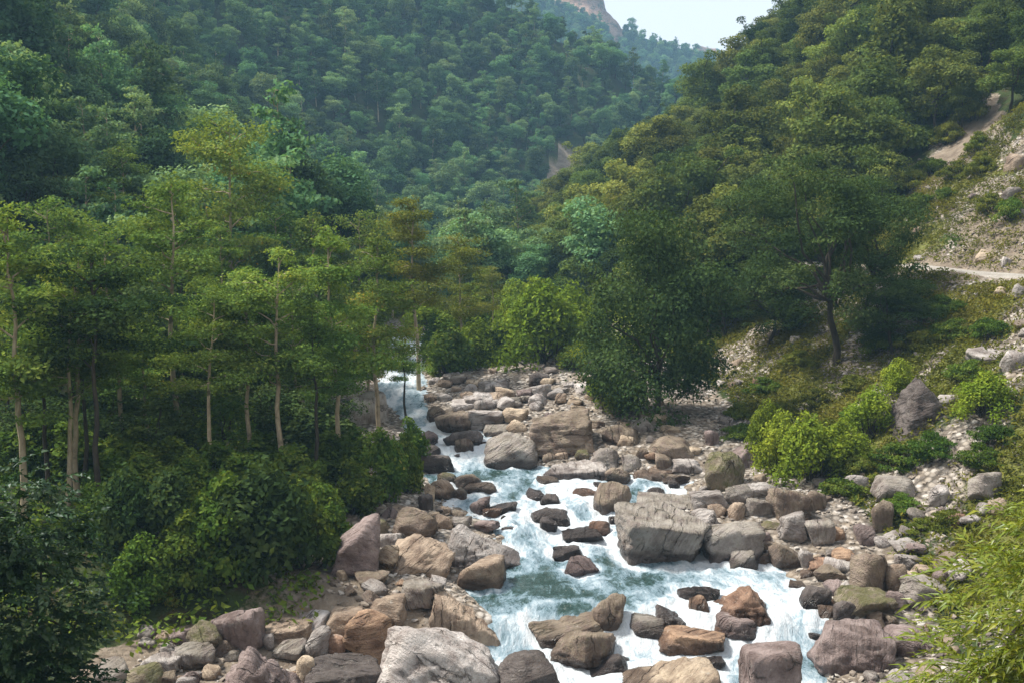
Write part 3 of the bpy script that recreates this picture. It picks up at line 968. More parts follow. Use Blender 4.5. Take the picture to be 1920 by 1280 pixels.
# stones strewn over the banks: the largest are things of their own, the rest is gravel
def stone_zone(x, y):
    dl, dr = XL(y) - x, x - XR(y)
    fr = side_dist(x, y, FOOT_R)
    w = np.zeros_like(x)
    w = np.where((dr > -0.3) & (fr < 2.5) & (y < 72), 1.0, w)
    w = np.where((dr > -0.3) & (fr >= 2.5) & (y < 62), np.clip(0.25 + 1.5 * fbm((x + y) / 7.0, (y - x) / 3.0, seed=29, oct=3), 0.22, 0.9), w)
    w = np.where((dl > -0.2) & (dl < 6.5) & (y < 52), 0.85 - 0.08 * dl, w)
    w = np.where((dl > -0.3) & (dl < 2.5) & (y >= 52) & (y < 75), 0.6, w)
    w = np.where((dl <= 0) & (dr <= 0), 0, w)
    w = np.where((fr > 20), 0, w)
    u, v, _ = project(np.stack([x, y, terrain(x, y, False)], 1))
    sc_ = inpoly(u, v, SCAR_POLY) & (fr > 12) & (y > 40) & (y < 100)
    e = right_profile(fr, y, zr(y) + 0.9) - road_z(y)
    w = np.where(sc_, np.clip(0.7 + 1.6 * fbm((x + y) / 5.0, (y - x) / 3.0, seed=30, oct=3), 0.1, 1), w)
    return np.where((e > -0.1) & (e < 0.15), 0, w)

def scatter(n, lo, hi, keep=1.0, seed=1, power=2.6, clear=0.8):
    r = np.random.default_rng(seed)
    x, y = r.uniform(-14, 46, n), 26 + 68 * r.uniform(0, 1, n) ** 1.5
    s = lo * (1 + (hi / lo - 1) * r.uniform(0, 1, n) ** power)
    ok = r.uniform(0, 1, n) < stone_zone(x, y) * keep
    x, y, s = x[ok], y[ok], s[ok]
    z = terrain(x, y)
    u, v, f = project(np.stack([x, y, z], 1))
    ok = (u > -30) & (u < 2200) & (v > 300) & (v < 1320)
    x, y, s, z = x[ok], y[ok], s[ok], z[ok]
    ok = np.ones(len(x), bool)
    for (rx, ry, rr) in RS:
        ok &= np.hypot(x - rx, y - ry) > rr * clear
    return x[ok], y[ok], z[ok], s[ok], r

sx, sy, sz, ss, rr_ = scatter(5200, 0.28, 0.95, 0.5, 11, 3.0)
order = np.argsort(-ss / sy)[:170]
protos = []
for k in range(14):
    r_ = np.random.default_rng(900 + k)
    V, Fc = rock_shape(900 + k, ['b', 'b', 'r', 's', 'b', 'p', 's'][k % 7], (1.0, r_.uniform(0.65, 1.0), r_.uniform(0.45, 0.8)), 3)
    protos.append(mesh_np('stone', V, Fc, [M['rock']], True))
names_c = ['grey', 'tan', 'brown', 'lgrey', 'cream', 'purple', 'grey', 'lgrey', 'white', 'tan', 'orange', 'brown']
for j in order:
    s = float(ss[j])
    o = link('stone', protos[int(rr_.integers(0, 14))], None, (sx[j], sy[j], sz[j] + 0.12 * s),
             (rr_.uniform(-0.35, 0.35), rr_.uniform(-0.35, 0.35), rr_.uniform(0, 6.28)), (s, s, s))
    cnm = names_c[int(rr_.integers(0, 12))]
    c = (0.65 * np.array(PAL[cnm]) + 0.35 * np.array([0.30, 0.255, 0.23])) * rr_.uniform(0.8, 1.2)
    o.color = (*c.tolist(), 1)
    o['waterline'] = float(zr(sy[j])) if min(sx[j] - XL(sy[j]), XR(sy[j]) - sx[j]) > -0.4 else -100.0
    o['moss'] = 0.1
    la, gr = label_for((sx[j], sy[j]), False, cnm)
    tag(o, la, 'stone', gr)

def merge_pebbles(name, x, y, z, s, r, level=1):
    D, Fc = ico(level)
    nV, n = len(D), len(x)
    V = D[None] * r.uniform(0.65, 1.2, (n, nV, 1)) * np.stack([s, s * r.uniform(0.6, 1, n), s * r.uniform(0.35, 0.7, n)], -1)[:, None] * 0.5
    a = r.uniform(0, 6.28, n)
    ca, sa = np.cos(a)[:, None], np.sin(a)[:, None]
    Vx, Vy = V[..., 0] * ca - V[..., 1] * sa, V[..., 0] * sa + V[..., 1] * ca
    tl = r.uniform(-0.5, 0.5, n)[:, None]
    V = np.stack([Vx + x[:, None], Vy + y[:, None], V[..., 2] + tl * Vx + (z + 0.1 * s)[:, None]], -1).reshape(-1, 3)
    Fa = (Fc[None] + (np.arange(n) * nV)[:, None, None]).reshape(-1, 3)
    return mesh_np(name, V, Fa, [M['gravel']], False)

x, y, z, s, r_ = scatter(56000, 0.07, 0.34, 0.9, 13, 2.4, 0.72)
gr = link('gravel', merge_pebbles('gravel', x, y, z, s, r_))
gr['kind'] = 'stuff'
tag(gr, 'loose pebbles and small rubble strewn over the river banks and scree', 'gravel')
rest = np.setdiff1d(np.arange(len(sx)), order)
gr2 = link('rubble', merge_pebbles('rubble', sx[rest], sy[rest], sz[rest], ss[rest] * 0.8, np.random.default_rng(3), 2))
gr2['kind'] = 'stuff'
tag(gr2, 'fist to head sized broken rubble between the larger bank stones', 'rubble')

# ------------------------------------------------------------------ river
ys = np.concatenate([np.arange(15, 46, 0.11), np.arange(46, 84, 0.17)])
ts = np.linspace(-0.14, 1.14, 150)
TT, YY = np.meshgrid(ts, ys)
XX = XL(YY) + TT * (XR(YY) - XL(YY))
base = zr(YY)
# smooth the profile so that drops are rounded lips
k = np.ones(9) / 9
zs = np.convolve(np.pad(zr(ys), 4, 'edge'), k, 'valid')
base = np.repeat(zs[:, None], len(ts), 1)
grad = np.gradient(zs, ys)
turb = np.repeat(np.clip((np.convolve(np.pad(grad, 5, 'edge'), np.ones(11) / 11, 'valid') - 0.03) / 0.13, 0, 1)[:, None], len(ts), 1)
below = np.repeat(np.interp(ys, [15, 20, 29.8, 30.8, 31.6, 34.0, 36.0, 38.0, 43, 46.5, 50, 53, 60, 84], [0.54, 0.56, 0.56, 0.54, 0.26, 0.18, 0.27, 0.54, 0.58, 0.44, 0.44, 0.58, 0.8, 0.85])[:, None], len(ts), 1)
foam = np.maximum(below, 0.1 + 0.62 * turb)
pool = sstep(31.0, 31.6, YY) * (1 - sstep(35.5, 37.5, YY))
foam = foam * (1 - 0.75 * pool) + pool * (0.12 + 0.26 * sstep(1.0, 5.0, XX))
dz = np.zeros_like(XX)
for (rx, ry, rw, rd, rh) in wet_list:
    du, dv = (XX - rx) / max(rw, 0.2), (YY - ry)
    near = np.exp(-((np.abs(du)) ** 2)) 
    upst = near * np.exp(-((dv - rd - 0.25) / 0.45) ** 2)
    dn = np.exp(-(du * 0.9) ** 2) * np.where(dv < 0, np.exp(dv / (1.6 + 1.8 * rw)), 0) 
    ring = np.exp(-((np.hypot(du, dv / max(rd, 0.2)) - 1.12) / 0.22) ** 2)
    foam += 0.16 * upst + 0.30 * dn * min(1, rw) + 0.42 * ring
    dz += 0.10 * upst * min(1, rw + 0.3) - 0.07 * dn * min(1, rw)
flowx, flowy = TT * 9.0 + 0.06 * XX, YY
st = fbm(XX / 0.9 + 0.3 * fbm(XX, YY, seed=44), YY / 2.3, seed=41, oct=4)
foam = foam + 0.8 * st + 0.3 * fbm(XX / 3.5, YY / 5.0, seed=42, oct=3)
rough_ = np.clip(0.15 + foam, 0.1, 1.0)
dz = dz + rough_ * (0.20 * fbm(XX / 0.75, YY / 1.1, seed=51, oct=4) + 0.16 * fbm(XX / 2.2, YY / 1.5, seed=52, oct=3)) + (0.012 + 0.09 * rough_ ** 2) * fbm(XX / 0.34, YY / 0.45, seed=53, oct=3)
dz += 0.06 * np.maximum(0, 0.5 - np.abs(vnoise(XX / 0.55, YY / 0.9, seed=55)))**2 * rough_
ny, nx = XX.shape
idx = np.arange(nx * ny).reshape(ny, nx)
quads = np.stack([idx[:-1, :-1], idx[:-1, 1:], idx[1:, 1:], idx[1:, :-1]], -1).reshape(-1, 4)
wme = mesh_np('river', np.stack([XX, YY, base + dz], -1).reshape(-1, 3), quads, [M['water']], True,
              {'foam': np.clip(foam, 0, 1.15).ravel(), 'flow': np.stack([XX, YY, np.zeros_like(XX)], -1).reshape(-1, 3)})
river = link('river', wme)
river['kind'] = 'structure'

# ------------------------------------------------------------------ road along the slope
ry = np.arange(22, 84, 0.8)
rows = []
for yy in ry:
    xs = np.linspace(10, 60, 700)
    zt = right_profile(side_dist(xs, np.full_like(xs, yy), FOOT_R), np.full_like(xs, yy), zr(yy) + 0.9)
    i = np.argmax(zt > road_z(yy) - 0.05)
    rows.append(xs[i] + 0.15)
rows = np.convolve(np.pad(np.array(rows), 3, 'edge'), np.ones(7) / 7, 'valid')
rv = []
wv = np.linspace(0, 3.6, 10)
for x0, yy in zip(rows, ry):
    for w in wv:
        xx = x0 + w
        rv.append((xx, yy, float(terrain(xx, yy)) + 0.07 - (0.35 if w in (0.0, 3.6) else 0)))
rv = np.array(rv)
n_ = len(wv)
idx = np.arange(len(rv)).reshape(-1, n_)
quads = np.stack([idx[:-1, :-1], idx[:-1, 1:], idx[1:, 1:], idx[1:, :-1]], -1).reshape(-1, 4)
def road_material():
    m, nt = new_mat('dirt_road')
    g = N(nt)
    tc = g.n('ShaderNodeTexCoord')
    n1 = g.noise(tc.outputs['Object'], 1.2, 6, 0.65)
    n2 = g.noise(tc.outputs['Object'], 9, 5, 0.7)
    c = g.mix(g.remap(n1, 0.35, 0.65), (0.27, 0.245, 0.215), (0.4, 0.375, 0.34))
    c = g.mix(g.remap(n2, 0.4, 0.7, 0, 0.5), c, (0.2, 0.175, 0.145))
    b = g.n('ShaderNodeBsdfPrincipled')
    g.l(c, b.inputs['Base Color'])
    b.inputs['Roughness'].default_value = 0.95
    bp = g.n('ShaderNodeBump')
    bp.inputs['Distance'].default_value = 0.1
    g.l(n2, bp.inputs['Height'])
    g.l(bp.outputs[0], b.inputs['Normal'])
    out(g, b.outputs[0])
    return m
road = link('road', mesh_np('road', rv, quads, [road_material()], True))
road['kind'] = 'structure'

# ------------------------------------------------------------------ plants: building blocks
def tube(pts, rad, sides=6):
    pts, rad = np.asarray(pts, float), np.asarray(rad, float)
    n = len(pts)
    T = np.gradient(pts, axis=0)
    T /= np.linalg.norm(T, axis=1, keepdims=True) + 1e-9
    ref = np.array([1.0, 0, 0]) if abs(T[0, 0]) < 0.8 else np.array([0, 1.0, 0])
    A = np.cross(T, ref)
    A /= np.linalg.norm(A, axis=1, keepdims=True) + 1e-9
    Bv = np.cross(T, A)
    a = np.arange(sides) / sides * 2 * np.pi
    V = pts[:, None] + rad[:, None, None] * (np.cos(a)[None, :, None] * A[:, None] + np.sin(a)[None, :, None] * Bv[:, None])
    i = np.arange(n * sides).reshape(n, sides)
    j = np.roll(i, -1, axis=1)
    q = np.stack([i[:-1], j[:-1], j[1:], i[1:]], -1).reshape(-1, 4)
    return V.reshape(-1, 3), q

class Wood:
    def __init__(s):
        s.V, s.Q, s.n = [], [], 0
    def add(s, pts, rad, sides=6):
        V, q = tube(pts, rad, sides)
        s.V.append(V)
        s.Q.append(q + s.n)
        s.n += len(V)
    def mesh(s, name, mat):
        return mesh_np(name, np.concatenate(s.V), np.concatenate(s.Q), [mat], True)

def nrm(a):
    return a / (np.linalg.norm(a, axis=-1, keepdims=True) + 1e-9)

def leaves(lobes, per, size, r, up=0.5, jit=0.6, aspect=0.36, shell=0.55, top_bias=0.3, droop=0.25):
    """lobes: (n,7) centre, radii, tint. Leaf shaped quads through each lobe's outer volume"""
    lobes = np.asarray(lobes, float)
    vol = np.cbrt(lobes[:, 3] * lobes[:, 4] * lobes[:, 5]) ** 2
    cnt = np.maximum(4, (per * vol / vol.mean()).astype(int))
    L = np.repeat(lobes, cnt, axis=0)
    n = len(L)
    d = nrm(r.normal(size=(n, 3)))
    flip = (d[:, 2] < 0) & (r.uniform(size=n) < top_bias)
    d[flip, 2] *= -1
    rad = shell + (1.22 - shell) * r.uniform(0, 1, n) ** 0.8
    p = L[:, :3] + d * L[:, 3:6] * rad[:, None]
    nn = nrm(d * (1 - up) + np.array([0, 0, up]) + r.normal(size=(n, 3)) * jit * 0.6)
    t = nrm(np.cross(nn, nrm(r.normal(size=(n, 3)))))
    b = np.cross(nn, t)
    s = size * r.uniform(0.5, 1.5, n)[:, None]
    tip = p + t * s * 0.55 - np.array([0, 0, 1]) * s * droop * 0.5
    V = np.stack([p - t * s * 0.5, p + b * s * aspect, tip, p - b * s * aspect], 1).reshape(-1, 3)
    q = np.arange(4 * n).reshape(n, 4)
    tint = np.repeat(np.clip(L[:, 6] + r.normal(size=n) * 0.08, 0, 1), 4)
    return V, q, tint

def crown_mesh(name, parts, mat):
    Vs, Qs, Ts, n = [], [], [], 0
    for V, q, t in parts:
        Vs.append(V)
        Qs.append(q + n)
        Ts.append(t)
        n += len(V)
    return mesh_np(name, np.concatenate(Vs), np.concatenate(Qs), [mat], False, {'tint': np.concatenate(Ts)})

def curve(p0, p1, n, r, wob, sag=0.0):
    t = np.linspace(0, 1, n)[:, None]
    P = np.asarray(p0) * (1 - t) + np.asarray(p1) * t
    L = np.linalg.norm(np.asarray(p1) - np.asarray(p0))
    w = np.cumsum(r.normal(size=(n, 3)), axis=0)
    w -= t * w[-1] + (1 - t) * w[0]
    P = P + w * wob * L * 0.1
    P[:, 2] += np.sin(t[:, 0] * np.pi) * sag * L
    return P

def alder(seed, H=12.0, bare=0.42, spread=2.9, leaf=0.14, per=205, mat='leaf_alder', bark='bark_pale', layers=17, pad=0.40, lean=0.03, rad=0.115, dens=1.0, inner=0.42):
    """tall thin trunk, level limbs that carry flat plates of leaves"""
    r = np.random.default_rng(seed)
    w = Wood()
    top = np.array([r.normal() * lean * H, r.normal() * lean * H, H * 0.97])
    P = curve((0, 0, -0.6), top, 14, r, 0.045)
    w.add(P, np.linspace(rad * 1.25, rad * 0.2, 14), 8)
    lobes = []
    for k in range(layers):
        f = bare + (0.985 - bare) * (k + r.uniform(0, 0.8)) / layers
        i = f * 13
        a = int(min(i, 12))
        o = P[a] + (P[a + 1] - P[a]) * (i - a)
        az = k * 2.4 + r.normal() * 0.5
        tp = (1 - f) / (1 - bare)
        ln = spread * (0.16 + 1.05 * tp ** 0.75 * (1 - 0.45 * max(0, tp - 0.6) / 0.4)) * r.uniform(0.6, 1.25)
        el = R(r.uniform(-12, 38)) + 0.5 * (f - bare)
        tip = o + ln * np.array([math.cos(az) * math.cos(el), math.sin(az) * math.cos(el), math.sin(el)])
        bp = curve(o, tip, 6, r, 0.6, 0.04)
        w.add(bp, np.linspace(rad * 0.36, 0.012, 6), 5)
        tint = r.uniform(0.1, 0.9)
        for q in np.linspace(inner, 1.0, 3 if ln > 1.4 else 2):
            c = bp[int(q * 5)] + r.normal(size=3) * np.array([0.25, 0.25, 0.1])
            s = (0.42 + 0.24 * ln) * r.uniform(0.7, 1.25)
            lobes.append((*c, s * r.uniform(0.9, 1.3), s * r.uniform(0.9, 1.3), s * pad * r.uniform(0.8, 1.5), np.clip(tint + r.normal() * 0.15, 0, 1)))
            if r.uniform() < 0.4:
                side = c + nrm(r.normal(size=3)) * np.array([s * 1.1, s * 1.1, 0.2])
                w.add(curve(bp[int(q * 5)], side, 4, r, 0.5), np.linspace(0.02, 0.007, 4), 4)
                lobes.append((*side, s * 0.7, s * 0.7, s * pad * 0.7, np.clip(tint + r.normal() * 0.2, 0, 1)))
    lobes.append((*(top + [0, 0, 0.1]), 0.45, 0.45, 0.5, 0.7))
    return w.mesh('trunk', M[bark]), crown_mesh('crown', [leaves(lobes, per * dens, leaf, r, up=0.58, jit=0.8, shell=0.2, top_bias=0.2, droop=0.5)], M[mat])

def broad(seed, H=9.0, rx=3.4, rz=3.2, z0=None, nl=26, leaf=0.34, per=150, mat='leaf_forest', bark='bark_dark', low=-0.5, lobe=0.40, rad=0.17, limbs=7, shell=0.6, up=0.45, flat=0.75):
    """trunk that divides into limbs, a crown of uneven leafy heads"""
    r = np.random.default_rng(seed)
    cz = H - rz if z0 is None else z0
    w = Wood()
    fork = np.array([r.normal() * 0.2, r.normal() * 0.2, max(0.5, cz - rz * 0.55)])
    P = curve((0, 0, -0.8), fork, 6, r, 0.25)
    w.add(P, np.linspace(rad * 1.3, rad * 0.8, 6), 7)
    lobes = []
    for k in range(nl):
        zf = low + (1 - low) * ((k + r.uniform(0, 1)) / nl)
        az = k * 2.39996 + r.normal() * 0.35
        rr = math.sqrt(max(0.02, 1 - zf * zf)) * r.uniform(0.45, 1.0)
        s = lobe * r.uniform(0.42, 1.4)
        c = np.array([math.cos(az) * rr * rx * 0.82, math.sin(az) * rr * rx * 0.82, cz + zf * rz * 0.8])
        c += r.normal(size=3) * 0.17 * rx * np.array([1, 1, 0.9])
        lobes.append((*c, s * rx, s * rx * r.uniform(0.8, 1.2), s * rz * flat, r.uniform(0.05, 0.95)))
        if k % max(1, nl // limbs) == 0:
            w.add(curve(fork, c, 6, r, 0.6), np.linspace(rad * 0.6, 0.02, 6), 5)
    return w.mesh('trunk', M[bark]), crown_mesh('crown', [leaves(lobes, per, leaf, r, up=up, jit=0.7, shell=shell, top_bias=0.45)], M[mat])

def shrub(seed, w_=2.0, h=1.6, nl=22, leaf=0.13, per=120, mat='leaf_shrub', up=0.4, lobe=0.34, aspect=0.36):
    r = np.random.default_rng(seed)
    w = Wood()
    lobes = []
    for k in range(nl):
        az = k * 2.39996 + r.normal() * 0.3
        zf = r.uniform(0.08, 1.0) if k > 6 else r.uniform(0.7, 1.3)
        rr = math.sqrt(max(0.05, 1 - min(1, zf * 0.92) ** 2)) * r.uniform(0.35, 0.95) * w_ / 2
        c = np.array([math.cos(az) * rr, math.sin(az) * rr, zf * h * 0.8])
        s = lobe * r.uniform(0.6, 1.35)
        lobes.append((*c, s * w_ / 2, s * w_ / 2, s * h * 0.62, r.uniform(0.05, 0.95)))
        if k % 2 == 0:
            w.add(curve((r.normal() * 0.1, r.normal() * 0.1, -0.2), c, 5, r, 0.6), np.linspace(0.03, 0.008, 5), 4)
    return w.mesh('stem', M['bark_dark']), crown_mesh('foliage', [leaves(lobes, per, leaf, r, up=up, jit=0.85, shell=0.4, top_bias=0.4, aspect=aspect)], M[mat])

def plant(name, proto, loc, rz, sc, label, cat, group=None, names=('trunk', 'crown'), tilt=(0, 0)):
    e = bpy.data.objects.new(name, None)
    COL.objects.link(e)
    e.empty_display_size = 0.3
    e.location = loc
    e.rotation_euler = (tilt[0], tilt[1], rz)
    e.scale = sc if not np.isscalar(sc) else (sc, sc, sc)
    for nm, me in zip(names, proto):
        link(nm, me, e)
    tag(e, label, cat, group)
    return e

def gz(x, y):
    return float(terrain(x, y))

# ------------------------------------------------------------------ named trees of the near bank
ALD = [alder(201, 12.5, 0.36, 2.5, layers=16, inner=0.62), alder(202, 13, 0.5, 2.4, layers=14, inner=0.62), alder(203, 12, 0.34, 3.0), alder(204, 13.5, 0.46, 2.8, layers=14, inner=0.75, rad=0.13),
       alder(205, 12, 0.30, 3.2, layers=20), alder(206, 13, 0.42, 2.8, mat='leaf_yellow', inner=0.7, rad=0.13), alder(207, 12, 0.34, 3.4, mat='leaf_yellow', layers=18, dens=0.8),
       alder(208, 12, 0.55, 2.2, bark='bark_dark', layers=12), alder(209, 12, 0.6, 3.4, mat='leaf_dark', bark='bark_dark', layers=11, pad=0.22)]
HT = [12.5, 13, 12, 13.5, 12, 13, 12, 12, 12]
# u of the trunk, distance, v of the top, prototype, trunk is pale/dark, label
TREES = [
 (520, 40.5, 470, 3, 1.0, 'tall tree with the straightest pale bare trunk rising from the bank shrubs'),
 (783, 63, 372, 5, 1.0, 'slender yellow-green tree with a tall pale trunk beside the upper rapids'),
 (322, 44, 325, 1, 1.25, 'tall reddish-trunked tree with a side stem behind the bank shrubs'),
 (228, 42, 440, 0, 1.0, 'thin pale-barked tree behind the dark slender trunk'),
 (166, 35, 470, 8, 1.1, 'dark flat-topped tree with a black trunk among pale ones'),
 (106, 36, 500, 1, 0.9, 'one of the twin pale trunks above the dark leafy bush'),
 (130, 37, 470, 3, 0.9, 'one of the twin pale trunks above the dark leafy bush'),
 (22, 35, 390, 0, 1.1, 'crooked pale-trunked tree rising behind the dark leafy bush'),
 (385, 38.5, 540, 1, 0.8, 'short pale thin-stemmed tree in the bank shrubs'),
 (462, 41.5, 505, 3, 0.9, 'thin grey-stemmed tree next to the straightest pale trunk'),
 (590, 41, 560, 7, 0.8, 'thin bent sapling at the edge of the bank shrubs'),
 (640, 43.5, 430, 0, 1.0, 'grey-trunked tree in front of the white upstream boulder'),
 (62, 52, 375, 4, 1.2, 'leafy layered tree deep in the bank grove'),
 (435, 62, 225, 4, 1.35, 'tallest broad light green tree rising above the bank grove'),
 (228, 68, 270, 2, 1.3, 'light green round-headed tree behind the bank grove'),
 (705, 53, 440, 2, 1.0, 'bushy green tree beside the slender yellow-green one'),
 (585, 60, 400, 2, 1.2, 'full leafy tree between the straightest trunk and the yellow-green tree'),
 (865, 70, 440, 6, 0.8, 'spreading yellow-green tree with bare pale limbs over the river'),
 (925, 80, 500, 6, 0.6, 'small yellow-leaved tree upstream of the spreading one'),
 (760, 57, 640, 7, 0.7, 'leaning small tree hanging over the upper rapids'),
 (330, 58, 345, 2, 1.2, 'soft olive green tree with flat leaf layers'),
 (130, 66, 330, 4, 1.3, 'wide bright-leaved tree at the back of the bank grove'),
 (10, 60, 430, 6, 1.3, 'yellowish tree at the back of the bank grove'),
 (76, 38, 560, 7, 0.8, 'slanting thin sapling beside the crooked pale trunk'),
 (146, 39, 560, 7, 0.8, 'slanting thin sapling beside the twin pale trunks'),
 (520, 70, 395, 4, 1.2, 'dense green tree behind the straightest trunk'),
 (660, 72, 400, 4, 1.2, 'dense green tree behind the grey-trunked one'),
 (1146, 96, 365, 6, 1.2, 'yellow-green tree with a pale stem in the valley gap'),
 (1085, 104, 395, 5, 1.2, 'pale green tree in the valley gap beside the pale-stemmed one'),
 (1005, 98, 445, 2, 1.0, 'small green tree in the valley gap above the bright shrub'),
 (445, 52, 560, 2, 0.8, 'low leafy tree filling the grove behind the thin grey stem'),
 (270, 45, 600, 2, 0.8, 'low leafy tree filling the grove beside the thin pale bark'),
 (560, 50, 520, 4, 0.9, 'low leafy tree under the dense grove canopy'),
 (690, 56, 560, 2, 0.8, 'leafy tree overhanging the white upstream boulder'),
 (195, 58, 420, 4, 1.0, 'leafy tree behind the black trunk'),
 (400, 56, 420, 0, 1.0, 'grove tree with pale bark beside the soft olive tree'),
]
tr = random.Random(3)
for (u, Y, vt, k, wd, lab) in TREES:
    p = at(u, vt, Y)
    z0 = gz(p[0], Y)
    h = max(3.5, p[2] - z0)
    s = h / HT[k]
    sw = s * 0.45 + 0.55 * wd if s < 1.4 else s
    plant('tall_tree' if h > 7 else 'small_tree', ALD[k], (p[0], Y, z0), tr.uniform(0, 6.28), (sw, sw, s), lab, 'tree',
          'twin pale trunks' if lab.startswith('one of the twin') else None)

# dark spreading trees on the road side
DK = [broad(301, 11, 4.6, 4.6, None, 70, 0.155, 360, 'leaf_dark', 'bark_dark', low=-0.9, lobe=0.24, rad=0.18, limbs=14, shell=0.35, up=0.5, flat=0.6),
      broad(302, 12, 5.4, 5.2, None, 90, 0.155, 300, 'leaf_dark', 'bark_dark', low=-0.6, lobe=0.185, rad=0.2, limbs=18, shell=0.35, up=0.5, flat=0.55),
      broad(303, 9, 4.4, 4.7, 4.6, 80, 0.155, 480, 'leaf_dark', 'bark_dark', low=-0.98, lobe=0.27, rad=0.16, limbs=9, shell=0.4, up=0.5, flat=0.65)]
def big_tree(ub, vb, vt, wpx, proto, natH, natR, lab, tilt=(0, 0), rz=0.0, name='spreading_tree'):
    P = hit(ub, vb)
    top = at(ub, vt, P[1])
    h = top[2] - P[2]
    rr = wpx / F * P[1] / 2
    plant(name, proto, (P[0], P[1], P[2] - 0.1), rz, (rr / natR, rr / natR, h / natH), lab, 'tree', None, tilt=tilt)
big_tree(1565, 690, 285, 340, DK[1], 12, 5.4, 'big dark spreading tree with a leaning black trunk on the slope', (0, R(-7)), 0.3)
big_tree(1625, 590, 330, 200, DK[0], 11, 4.6, 'dark tree with a brown trunk just uphill of the leaning one', (0, 0), 1.2)
big_tree(1228, 785, 412, 300, DK[2], 9, 4.4, 'dense dark tree with foliage down to the rubble by the river bend', (0, 0), 2.0)
big_tree(1440, 600, 330, 230, DK[0], 11, 4.6, 'dark green tree on the slope between the dense one and the leaning one', (0, 0), 2.6)
big_tree(1330, 640, 400, 180, DK[1], 12, 5.4, 'dark tree behind the dense one at the river bend', (0, 0), 4.0)
big_tree(1445, 650, 480, 170, DK[0], 11, 4.6, 'low dark tree downhill of the leaning one', (0, 0), 0.8)
big_tree(1670, 660, 520, 170, DK[0], 11, 4.6, 'dark bushy tree between the leaning trunk and the road', (0, 0), 3.3)
big_tree(1715, 610, 520, 90, DK[0], 11, 4.6, 'low dark tree hiding the road bend', (0, 0), 5.0)
big_tree(1035, 640, 512, 90, broad(305, 8, 2.4, 2.8, 4.4, 26, 0.2, 170, 'leaf_dark', low=-0.9), 8, 2.4, 'small dark pyramid-headed tree above the bright green shrub', (0, 0), 5.0, 'small_tree')

# ------------------------------------------------------------------ forest on the mountains
FT_L = [broad(400 + k, [9, 8, 10, 7.5, 9][k], [3.3, 3.0, 3.0, 3.4, 2.6][k], [3.3, 2.9, 4.2, 2.7, 4.0][k], None, [24, 20, 26, 22, 22][k], 0.27, 270, 'leaf_forest', low=-0.7, lobe=0.33, rad=0.14) for k in range(5)]
FT_L += [alder(440, 11, 0.3, 2.9, leaf=0.26, per=85, mat='leaf_forest', layers=13), alder(441, 10, 0.2, 3.2, leaf=0.26, per=85, mat='leaf_forest', layers=14)]
FT_R = [broad(420 + k, [9, 8, 8.5, 7.5][k], [3.3, 3.1, 2.8, 3.5][k], [3.3, 2.9, 3.6, 2.7][k], None, [30, 26, 26, 28][k], 0.22, 300, 'leaf_forest_r', low=-0.8, lobe=0.30, rad=0.14) for k in range(4)]
pts = []
r_ = np.random.default_rng(77)
cell = 2.8
gx2, gy2 = np.meshgrid(np.arange(-190, 200, cell), np.arange(48, 330, cell))
fx = (gx2 + r_.uniform(-1.5, 1.5, gx2.shape)).ravel()
fy = (gy2 + r_.uniform(-1.5, 1.5, gx2.shape)).ravel()
fz = terrain(fx, fy)
fu, fv, ff = project(np.stack([fx, fy, fz], 1))
fu2, fv2, _ = project(np.stack([fx, fy, fz + 9], 1))
fr_, fl_ = side_dist(fx, fy, FOOT_R), -side_dist(fx, fy, FOOT_L)
dens = r_.uniform(0, 1, len(fx))
inview = (fu > -120) & (fu < 2040) & (fv2 < 1250) & (fv > -260) & (fy > 20)
left = (fl_ > -1) & (fr_ < 0) & (fy > 58) & (dens < np.interp(fy, [58, 120, 300], [0.5, 0.85, 0.95]))
left &= ~inpoly(fu, fv - 6, SLIP_POLY) & ~inpoly(fu, fv2, SLIP_POLY)
right = (fr_ > 2.5) & (fy > 56) & (dens < 0.8)
lim = np.interp(fu, [1090, 1360, 1480, 1630, 1690, 1740, 1800, 1850, 1920, 2000], [690, 640, 540, 430, 370, 320, 260, 225, 225, 240])
right &= (fv < lim)
floor = (fl_ <= -1) & (fr_ <= 2.5) & (fy > 92) & (dens < 0.5)
keep = inview & (left | right | floor)
fx, fy, fz, fu, fv, isr = fx[keep], fy[keep], fz[keep], fu[keep], fv[keep], (right & keep)[keep]
# what the slopes themselves hide is left out
vis = np.ones(len(fx), bool)
for i in range(len(fx)):
    t_ = np.linspace(0.3, 0.96, 40)
    px_, py_, pz_ = fx[i] * t_, fy[i] * t_, 12 + (fz[i] + 9 - 12) * t_
    vis[i] = not (terrain(px_, py_, False) > pz_).any()
fx, fy, fz, isr = fx[vis], fy[vis], fz[vis], isr[vis]
fsc = np.clip(r_.lognormal(-0.2, 0.32, len(fx)), 0.42, 1.6) * np.interp(fy, [50, 80, 120, 300], [0.9, 0.98, 0.70, 0.62])
order = np.argsort(fy / fsc)
single = order[:280]
for i in single:
    k = int(r_.integers(0, 4 if isr[i] else 7))
    s = float(fsc[i])
    form = ['round-headed', 'low round', 'tall oval', 'broad low', 'narrow tall', 'flat-layered', 'wide layered'][k]
    if isr[i]:
        la, gp = form + ' tree in the dense forest on the steep hillside above the road', 'trees on the hillside above the road'
    else:
        la, gp = form + ' tree in the dense forest on the mountainside across the river from the road', 'trees on the mountainside across the river'
    plant('forest_tree', (FT_R if isr[i] else FT_L)[k], (fx[i], fy[i], fz[i]), r_.uniform(0, 6.28), (s * r_.uniform(0.9, 1.1), s * r_.uniform(0.9, 1.1), s), la, 'tree', gp)

